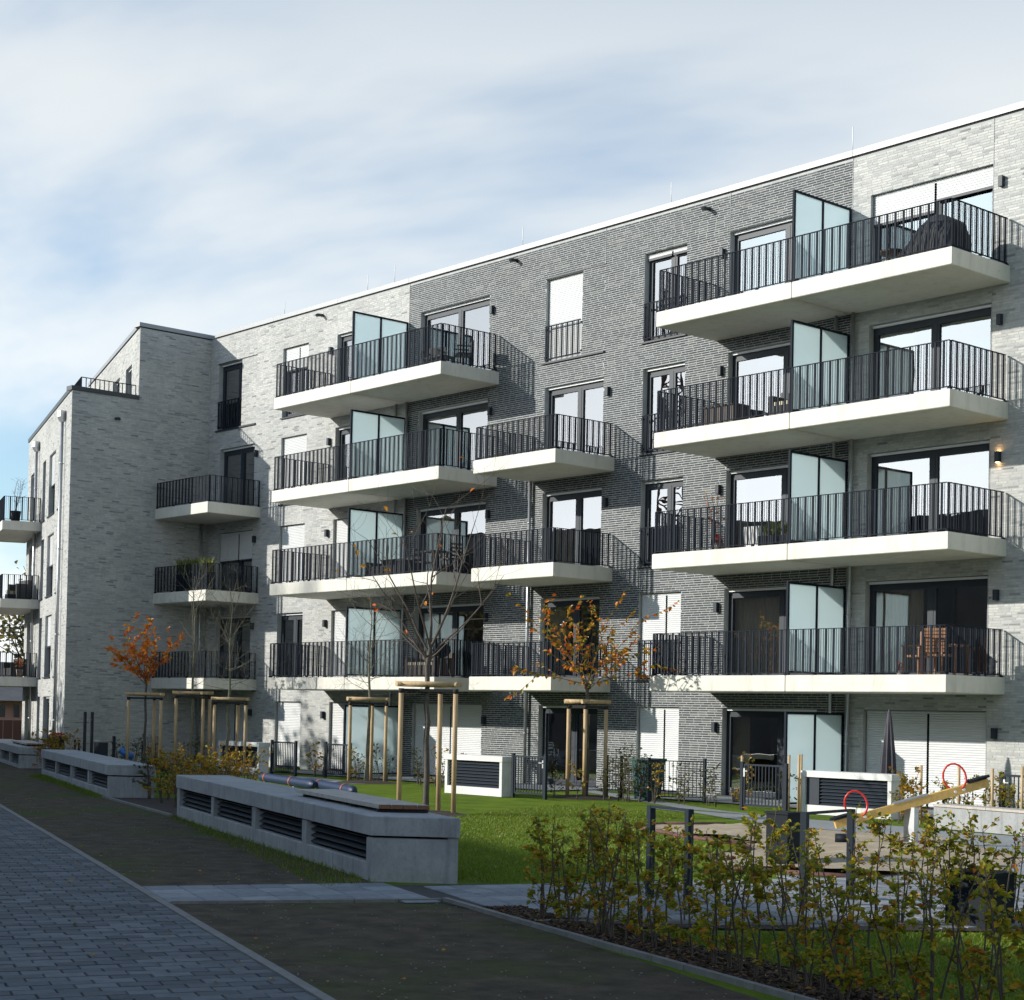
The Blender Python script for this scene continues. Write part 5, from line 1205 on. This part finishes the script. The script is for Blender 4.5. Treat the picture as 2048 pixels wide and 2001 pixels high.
b = MB(); b.add([(10.2, -3.2, 0.02), (10.65, -3.2, 0.02), (10.65, -2.8, 0.02), (10.2, -2.8, 0.02), (10.13, -3.27, .92), (10.72, -3.27, .92), (10.72, -2.73, .92), (10.13, -2.73, .92)], [(3, 2, 1, 0), (4, 5, 6, 7), (0, 1, 5, 4), (1, 2, 6, 5), (2, 3, 7, 6), (3, 0, 4, 7)]); b.build('body', M['greenp'], gbn)
MB().box(10.1, 10.75, -3.3, -2.7, .925, .98).build('lid', M['greenp'], gbn)
b = MB(); b.lathe(12.25, -1.9, [(0.12, 0.02), (0.15, 0.2), (0.18, 0.36), (0.16, 0.36)], 14); solo(b, 'plant_pot', M['terra'], 'empty taupe clay pot at the foot of the dark brick pier', 'plant pot', (12.25, -1.9, 0))
def chair(loc, rz, m, label, group=None, h=0.85, w=0.5, arms=True, slats=5, name='garden_chair', cat='chair'):
    c = thing(name, loc, label, cat, group); o = Vector(loc); Rz = Matrix.Rotation(rz, 3, 'Z')
    T = lambda x, y, z: o+Rz @ Vector((x, y, 0))+Vector((0, 0, z)); ex = Rz @ Vector((1, 0, 0)); ey = Rz @ Vector((0, 1, 0))
    def bx(nm, x, y, z, a, b_, d): MB().obox(T(x, y, z), ex*a, ey*b_, Vector((0, 0, d))).build(nm, m, c)
    bx('seat', 0, 0, 0.43, w/2, 0.22, 0.02)
    for sx in (-1, 1):
        bx('leg', sx*(w/2-0.02), -0.2, 0.21, 0.018, 0.018, 0.21); MB().obox(T(sx*(w/2-0.02), 0.235, h/2), ex*0.018, ey*0.018, Vector((0, 0, h/2))).build('leg', m, c)
        if arms: bx('armrest', sx*(w/2), 0.0, 0.64, 0.025, 0.24, 0.015); bx('arm_post', sx*(w/2), -0.2, 0.53, 0.015, 0.015, 0.1)
    if slats:
        for k in range(slats): bx('back_slat', 0, 0.235, 0.52+(h-0.55)*k/(slats-1), w/2-0.03, 0.012, 0.028)
    else: bx('backrest', 0, 0.235, (h+0.5)/2, w/2-0.01, 0.02, (h-0.5)/2)
    return c
def table(loc, lx, ly, h, m, label, rz=0, solid=False, name='table'):
    t = thing(name, loc, label, 'table'); o = Vector(loc)
    MB().box(o.x-lx/2, o.x+lx/2, o.y-ly/2, o.y+ly/2, o.z+h-0.04, o.z+h).build('tabletop', m, t)
    for sx in (-1, 1):
        for sy in (-1, 1):
            x = o.x+sx*(lx/2-0.05); y = o.y+sy*(ly/2-0.05); MB().box(x-0.025, x+0.025, y-0.025, y+0.025, o.z, o.z+h-0.041).build('leg', m, t)
    if solid: MB().box(o.x-lx/2+0.03, o.x+lx/2-0.03, o.y-ly/2+0.03, o.y+ly/2-0.03, o.z+0.08, o.z+h-0.045).build('side_panel', m, t)
    return t
Z = lambda k: H*k
# right balconies
t = thing('covered_armchair', (16.95, -1.25, Z(4)), 'bulky armchair under a black cover on the top right balcony', 'covered chair')
b = MB(); ns = 14; secs = [(-0.75, .34, .30), (-.5, .42, .45), (-.2, .46, .75), (0.1, .48, .93), (0.4, .46, .92), (0.62, .40, .78), (0.75, .34, .55)]; vs = []
rg = random.Random(4)
for (x, wy, hz) in secs:
    for k in range(ns): 
        tt = math.pi*k/(ns-1); vs.append((16.95+x+rg.uniform(-.015, .015), -1.25+wy*math.cos(tt)+rg.uniform(-.015, .015), Z(4)+0.02+hz*min(1, 1.25*math.sin(tt))+0.0))
b.add(vs, [(i*ns+k, i*ns+k+1, (i+1)*ns+k+1, (i+1)*ns+k) for i in range(len(secs)-1) for k in range(ns-1)]+[tuple(range(ns-1, -1, -1)), tuple((len(secs)-1)*ns+k for k in range(ns))]); b.sm = [True]*len(b.f); b.build('cover', M['blackcloth'], t)
st = thing('side_table', (16.0, -1.35, Z(4)), 'low round dark table with wooden legs beside the covered armchair', 'side table')
b = MB(); b.lathe(15.95, -1.35, [(0.02, Z(4)+0.36), (0.27, Z(4)+0.38), (0.3, Z(4)+0.43), (0.02, Z(4)+0.46)], 18); b.build('tabletop', M['dkwood'], st)
for k in range(3): b = MB(); t_ = 2.1*k; b.tube([(15.95+.2*math.cos(t_), -1.35+.2*math.sin(t_), Z(4)), (15.95+.1*math.cos(t_), -1.35+.1*math.sin(t_), Z(4)+.38)], 0.02, 6); b.build('leg', M['wood'], st)
table((11.0, -1.1, Z(3)), 1.0, 0.6, 0.62, M['dkwood'], 'dark wooden chest table on the third floor balcony of the dark house', solid=True)
def armsofa(loc, w, d, m, label, h=0.7, cat='sofa', name='outdoor_sofa', cush=None):
    s = thing(name, loc, label, cat); o = Vector(loc); x0, x1, y0, y1 = o.x-w/2, o.x+w/2, o.y-d/2, o.y+d/2
    MB().box(x0, x1, y0, y1, o.z+0.06, o.z+0.36).build('seat', m, s); MB().box(x0, x1, y1-0.14, y1, o.z+0.362, o.z+h).build('backrest', m, s)
    for xa in (x0, x1-0.14): MB().box(xa, xa+0.14, y0, y1-0.142, o.z+0.362, o.z+h*0.8).build('armrest', m, s)
    for xx in (x0+.05, x1-.05):
        for yy in (y0+.05, y1-.05): MB().box(xx-.02, xx+.02, yy-.02, yy+.02, o.z, o.z+.06).build('foot', m, s)
    if cush: MB().box(x0+.16, x1-.16, y0+.02, y1-.16, o.z+.362, o.z+.45).build('cushion', cush, s)
    return s
armsofa((13.0, -1.2, Z(3)), 0.75, 0.6, M['wicker'], 'dark armchair with pale cushion on the third floor balcony', 0.75, 'armchair', 'armchair', M['cushion'])
for k, (x, y, r, m) in enumerate([(11.95, -1.1, .19, M['plastic'])]):
    b = MB(); b.lathe(x, y, [(r*.7, Z(3)), (r, Z(3)+.38), (r*.9, Z(3)+.38)], 14); solo(b, 'planter', m, 'round black planter on the third floor balcony beside the dark chest', 'planter', (x, y, Z(3)))
# potted plants on the second floor balcony of the dark house
def potted(loc, h, key, nl, seed, label, pm, pr=0.16, ph=0.3, spread=0.2, nst=2, lsc=(0.7, 1.2), cat='potted plant'):
    o = Vector(loc); root = thing('potted_plant', loc, label, cat); rn = random.Random(seed)
    b = MB(); b.lathe(o.x, o.y, [(pr*.7, o.z), (pr, o.z+ph), (pr*.9, o.z+ph), (pr*.88, o.z+ph-.03)], 14); b.build('pot', pm, root)
    b = MB(); sp = []
    for s in range(nst):
        p = o+Vector((rn.uniform(-.04, .04), rn.uniform(-.04, .04), ph-.03)); d = Vector((rn.uniform(-.2, .2), rn.uniform(-.2, .2), 1)).normalized(); pts = [p]
        for i in range(7): d = (d+Vector((rn.uniform(-.15, .15), rn.uniform(-.15, .15), .05))).normalized(); p = p+d*(h/7); pts.append(p)
        b.tube(pts, 0.008, 4, caps=False)
        for k in range(9):
            q = pts[rn.randint(2, 7)]; a = rn.uniform(0, 6.28); e = Vector((math.cos(a), math.sin(a), .5)).normalized(); q2 = q+e*spread*rn.uniform(.5, 1.3); b.tube([q, q2], [.003, .0015], 3, caps=False)
            for j in range(4): sp.append((q.lerp(q2, rn.random()), e))
    b.build('stems', M['twig'], root); rn.shuffle(sp)
    while len(sp) < nl: p, e = rn.choice(sp); sp.append((p+Vector((rn.uniform(-.05, .05),)*3), e))
    put_leaves(root, key, sp[:nl], rn, 10, lsc); return root
def grasspot(loc, lx, ly, hh, n, label, h=0.35, seed=1, m=None):
    o = Vector(loc); root = thing('planter_box', loc, label, 'planter'); rn = random.Random(seed)
    MB().box(o.x-lx/2, o.x+lx/2, o.y-ly/2, o.y+ly/2, o.z, o.z+h).build('box', m or M['plastic'], root)
    put_leaves(root, 'pot', [(o+Vector((rn.uniform(-lx/2, lx/2)*.85, rn.uniform(-ly/2, ly/2)*.8, h-.03)), Vector((0, 0, 2.2))) for _ in range(n)], rn, 0, (hh*.6/.26, hh*1.3/.26), -0.6)
    return root
potted((11.35, -1.75, Z(2)), 1.15, 'orange', 40, 61, 'tall thin potted shrub with few orange leaves on the second floor balcony', M['plastic'], .15, .26, .25, 3, (.6, .9))
potted((11.55, -1.9, Z(2)), 0.2, 'red', 60, 62, 'low pot full of red flowers on the second floor balcony', M['terra'], .15, .16, .12, 4, (.7, 1.1))
grasspot((12.85, -1.6, Z(2)), .5, .3, .35, 90, 'dark planter with greenish grasses on the second floor balcony', .28, 3)
grasspot((13.5, -1.7, Z(2)), .35, .3, .35, 70, 'small planter with grasses next to the balcony joint', .25, 4)
b = MB(); b.add([(12.0, -1.5, Z(2)), (12.4, -1.5, Z(2)), (12.4, -1.2, Z(2)), (12.0, -1.2, Z(2)), (11.96, -1.54, Z(2)+.55), (12.44, -1.54, Z(2)+.55), (12.44, -1.16, Z(2)+.55), (11.96, -1.16, Z(2)+.55)], [(3, 2, 1, 0), (4, 5, 6, 7), (0, 1, 5, 4), (1, 2, 6, 5), (2, 3, 7, 6), (3, 0, 4, 7)])
solo(b, 'storage_tub', M['white'], 'pale square tub behind the railing of the second floor balcony', 'tub', (12.2, -1.35, Z(2)))
# teak chairs on the first floor right balcony
chair((16.55, -1.0, Z(1)), -1.57, M['teak'], 'brown teak armchair seen from the side on the first floor right balcony', None, 0.95, .55, True, 6)
chair((17.3, -1.35, Z(1)), 3.4, M['teak'], 'brown teak slatted armchair with its back to the railing, right end of the balcony', None, 1.0, .55, True, 7)
table((16.95, -0.5, Z(1)), .7, .5, .7, M['teak'], 'small brown teak table between the two teak chairs')
potted((15.6, -0.35, Z(1)), .2, 'red', 25, 63, 'small pot with reddish plant by the first floor balcony door', M['terra'], .09, .14, .1, 3, (.5, .8))
# left balconies
chair((-0.35, -1.1, Z(4)), 0.4, M['wicker'], 'black wicker chair left of the low table, top balcony of the left bay', None, .82, .55, True, 0)
chair((0.75, -0.9, Z(4)), -0.5, M['wicker'], 'black wicker chair nearest the balcony corner, top balcony of the left bay', None, .82, .55, True, 0)
table((0.25, -1.25, Z(4)), .5, .5, .4, M['wicker'], 'low black table between the two wicker chairs on the top balcony')
armsofa((-1.9, -1.2, Z(2)), 1.9, .75, M['blackcloth'], 'long dark covered sofa on the second floor balcony of the left bay', 0.62)
table((-0.1, -1.1, Z(2)), .6, .6, .72, M['dkwood'], 'dark square bistro table on the second floor balcony, left bay')
chair((0.75, -1.2, Z(2)), -1.57, M['dkwood'], 'dark slatted folding chair beside the bistro table, second floor', None, .88, .42, False, 4)
chair((-0.75, -1.0, Z(2)), 1.57, M['dkwood'], 'dark slatted folding chair left of the bistro table, second floor', None, .84, .42, False, 3)
armsofa((-0.25, -1.1, Z(1)), 1.5, .7, M['brownw'], 'brown wicker bench with beige cushion on the first floor balcony, left bay', 0.72, 'bench', 'wicker_bench', M['cushion'])
gr = thing('kettle_grill', (0.85, -1.55, Z(1)), 'black kettle grill on thin legs at the balcony corner, first floor left bay', 'grill')
b = MB(); b.lathe(0.85, -1.55, [(0.05, Z(1)+.55), (.2, Z(1)+.62), (.27, Z(1)+.75), (.25, Z(1)+.88), (.12, Z(1)+.98), (.02, Z(1)+1.0)], 16); b.build('bowl', M['plastic'], gr)
for k in range(3): t_ = 2.1*k+.5; b = MB(); b.tube([(.85+.3*math.cos(t_), -1.55+.3*math.sin(t_), Z(1)), (.85+.12*math.cos(t_), -1.55+.12*math.sin(t_), Z(1)+.62)], .014, 6); b.build('leg', M['steel'], gr)
for k, (x, y) in enumerate([(-13.0, -1.75), (-12.3, -1.75), (-11.6, -1.7)]):
    grasspot((x, y, Z(2)), .62, .3, .5, 110, ['dark planter with tall grass, left one on the corner balcony of the wing', 'dark planter with tall grass in the middle of the corner balcony', 'dark planter with tall grass at the right end of the corner balcony'][k], .62, 20+k)
# wing balconies
def wing(s, off, k): p = P0-U*s-Nn*off; return (p.x, p.y, H*k+0.02)
potted(wing(8.55, .9, 3), 1.25, 'green', 70, 71, 'thin potted tree in a black tub on the topmost wing balcony, left edge', M['plastic'], .22, .42, .35, 5, (.5, .8))
armsofa(wing(9.3, .6, 2), .8, .6, M['wicker'], 'dark armchair on the middle balcony of the wing, left edge', .8, 'armchair', 'armchair')
grasspot(wing(8.6, 1.0, 2), .3, .3, .2, 40, 'low dark planter on the middle wing balcony', .2, 31)
armsofa(wing(9.4, .7, 1), .9, .6, M['wicker'], 'dark lounge chair on the lowest balcony of the wing, left edge', .72, 'armchair', 'armchair')
potted(wing(8.5, .6, 1), .45, 'orange', 60, 72, 'pot with orange plant on the lowest wing balcony', M['terra'], .14, .3, .15, 4, (.6, 1))

# ------------------------------------------------------------------ far background on the left
FD = Vector((-0.905, 0.425, 0)); FS = Vector((0.425, 0.905, 0))
def far(t, s, z=0): p = Vector((CAM.x, CAM.y, 0))+FD*t+FS*s; return Vector((p.x, p.y, z))
hp = thing('farm_building', far(92, -1), 'low pink house with a grey pitched roof far behind, seen under the balconies', 'house')
c = far(92, -2)
MB().obox(c+Vector((0, 0, 1.05)), FS*9, FD*4, Vector((0, 0, 1.1))).build('wall', M['pinkwall'], hp)
b = MB(); A_ = [c+FS*s-FD*5.0+Vector((0, 0, 2.1)) for s in (-10, 10)]; B_ = [c+FS*s+Vector((0, 0, 4.1)) for s in (-10, 10)]; C_ = [c+FS*s+FD*5.0+Vector((0, 0, 2.1)) for s in (-10, 10)]
b.add([A_[0], A_[1], B_[1], B_[0], C_[0], C_[1]], [(0, 1, 2, 3), (3, 2, 5, 4), (0, 3, 4), (1, 5, 2), (0, 4, 5, 1)]); b.build('roof', M['slate'], hp)
for k in range(24):
    s = -8+k*0.68; f = MB().obox(c-FD*4.02+FS*s+Vector((0, 0, 1.6)), FS*0.13, FD*0.03, Vector((0, 0, 0.3))).build('window', M['pane_dark'], hp)
ff = thing('board_fence', far(80, 0), 'reddish brown fence in front of the pink house', 'fence')
for k in range(44): MB().obox(far(80, -9+k*0.42, .6), FS*0.2, FD*0.02, Vector((0, 0, 0.62))).build('board', M['brownf'], ff)
gt = MB()
def bigtree(base, h, r, seed, label, dens=1400, group='tall trees beyond the wing', lk='far', name='tall_tree'):
    rn = random.Random(seed); base = Vector(base); root = thing(name, base, label, 'tree', group); b = MB(); tips = []
    b.tube([base, base+Vector((rn.uniform(-.3, .3), rn.uniform(-.3, .3), h*.35))], [0.3, 0.22], 8, caps=False); b.build('trunk', M['bark'], root)
    b = MB(); top = base+Vector((0, 0, h*.33))
    for k in range(9): branchy(b, top+Vector((0, 0, rn.uniform(-h*.08, h*.05))), Vector((math.cos(k*.7)*.55, math.sin(k*.7)*.55, 1)), h*.4*rn.uniform(.8, 1.15), .13, 2, rn, tips, up=.15, spread=.65, segs=5, kids=(3, 4), shrink=.55, minr=.02)
    b.build('crown', M['bark'], root); sp = []
    while len(sp) < dens:
        pts_, dd, dep = rn.choice(tips); i = rn.randint(1, len(pts_)-1); sp.append((pts_[i]+Vector((rn.uniform(-.4, .4), rn.uniform(-.4, .4), rn.uniform(-.4, .4))), dd))
    put_leaves(root, lk, sp, rn, 0, (.7, 1.4)); return root
for k, (t, s, h) in enumerate([(118, -6, 11.5), (112, 1.5, 10.5), (122, 7, 12), (108, -14, 12), (125, 14, 11)]): bigtree(far(t, s), h, 3, 500+k, 'tall thinning autumn tree far behind the wing, %s' % nth(k, 5), 1300)
# white garden chairs and table beyond the far bench
chair(far(52, -2.2), 2.0, M['white'], 'white garden chair beyond the left bench, the left one of two', 'white garden chairs beyond the left bench', .9, .5, True, 4)
chair(far(53.5, -1.3), 0.4, M['white'], 'white garden chair beyond the left bench, the right one of two', 'white garden chairs beyond the left bench', .9, .5, True, 4)
table(far(54, -2.6), 1.3, .8, .72, M['white'], 'white garden table far away beyond the left bench')

# ------------------------------------------------------------------ what stands behind the camera: the block opposite and trees
ob = thing('apartment_house', G(10, -44), 'long pale apartment block opposite, behind the camera', 'apartment house')
def opp(a0, a1, h): 
    b = MB(); b.prism([tuple(G(a, c)[:2]) for a, c in ((a0, -50), (a1, -50), (a1, -38), (a0, -38))], 0, h); b.build('wall', M['pinkwall'] if 0 else M['oppw'], ob)
    wm = MB()
    for f in range(int(h/3)):
        a = a0+2
        while a < a1-3: q = G(a, -37.96); wm.obox(G(a+.8, -37.97, f*3+1.6), U*0.8, Nn*0.03, Vector((0, 0, 1.1))); a += 3.6
    wm.build('windows', M['pane_dark'], ob, kind='stuff')
M['oppw'] = mat('brown render', (0.11, 0.095, 0.08), 0.9, noise=0.2, nscale=1)
opp(-75, 75, 11.9)
for k, (x, y, h) in enumerate([(-16.5, -15.0, 8.5), (-20.5, -17.5, 9.5), (-25, -19, 9), (-13.5, -16.8, 7.5)]):
    bigtree((x, y, 0), h, 3, 600+k, 'autumn tree beside the path left of the picture, %s' % nth(k, 4), 900, 'trees beside the path left of the view', 'far', 'path_tree')

# tower crane beyond the opposite block: it shows only as a reflection in the upper windows
cr_ = thing('tower_crane', (-47, -58, 0), 'rust red lattice tower crane beyond the opposite block, seen reflected in windows', 'crane')
def lattice(a, b, w, m, name, step):
    a = Vector(a); b = Vector(b); d = b-a; L = d.length; d.normalize(); s = d.orthogonal().normalized(); t = d.cross(s); c = MB()
    cor = [s*w/2+t*w/2, -s*w/2+t*w/2, -s*w/2-t*w/2, s*w/2-t*w/2]
    for k in cor: c.tube([a+k, b+k], 0.11, 4)
    n = int(L/step)
    for i in range(n):
        for j in range(4):
            p0 = a+d*(L*i/n)+cor[j]; p1 = a+d*(L*(i+1)/n)+cor[(j+1) % 4]; c.tube([p0, p1], 0.06, 3); c.tube([p0, a+d*(L*i/n)+cor[(j+1) % 4]], 0.06, 3)
    return c.build(name, m, cr_, kind='stuff')
M['rust'] = mat('rust red steel', (0.13, 0.05, 0.035), 0.7)
lattice((-47, -58, 0), (-47, -58, 33), 1.7, M['rust'], 'mast', 1.7)
# fallen leaves
fl = MB(); rn = random.Random(99); me_, vs_, fs_ = LEAF['hedge']
for _ in range(520):
    u = rn.random()
    if u < 0.6: a, c = rn.uniform(31, 39), None; c = -11.15+(a-31.9)*0.05+rn.uniform(0.05, 0.9)
    elif u < 0.75: a, c = rn.uniform(10, 38), -14.1+rn.random()**2*2.0
    elif u < 0.85: a, c = rn.uniform(14, 36), -14.3-rn.random()**2*1.5
    else: a, c = rn.uniform(14, 28), rn.uniform(-10, -4)
    if 28.0 < a < 31 and c > -14: continue
    R = Matrix.Rotation(rn.uniform(0, 6.28), 3, 'Z') @ Matrix.Rotation(rn.uniform(-.5, .5), 3, 'X'); s = rn.uniform(.7, 1.2); p = G(a, c, 0.022)
    fl.add([R @ (v*s)+p for v in vs_], fs_)
o = fl.build('fallen_leaves', M['lf_yellow']); o['label'] = 'scattered fallen autumn leaves on the mulch, verge and lawn'; o['category'] = 'fallen leaves'; o['kind'] = 'stuff'
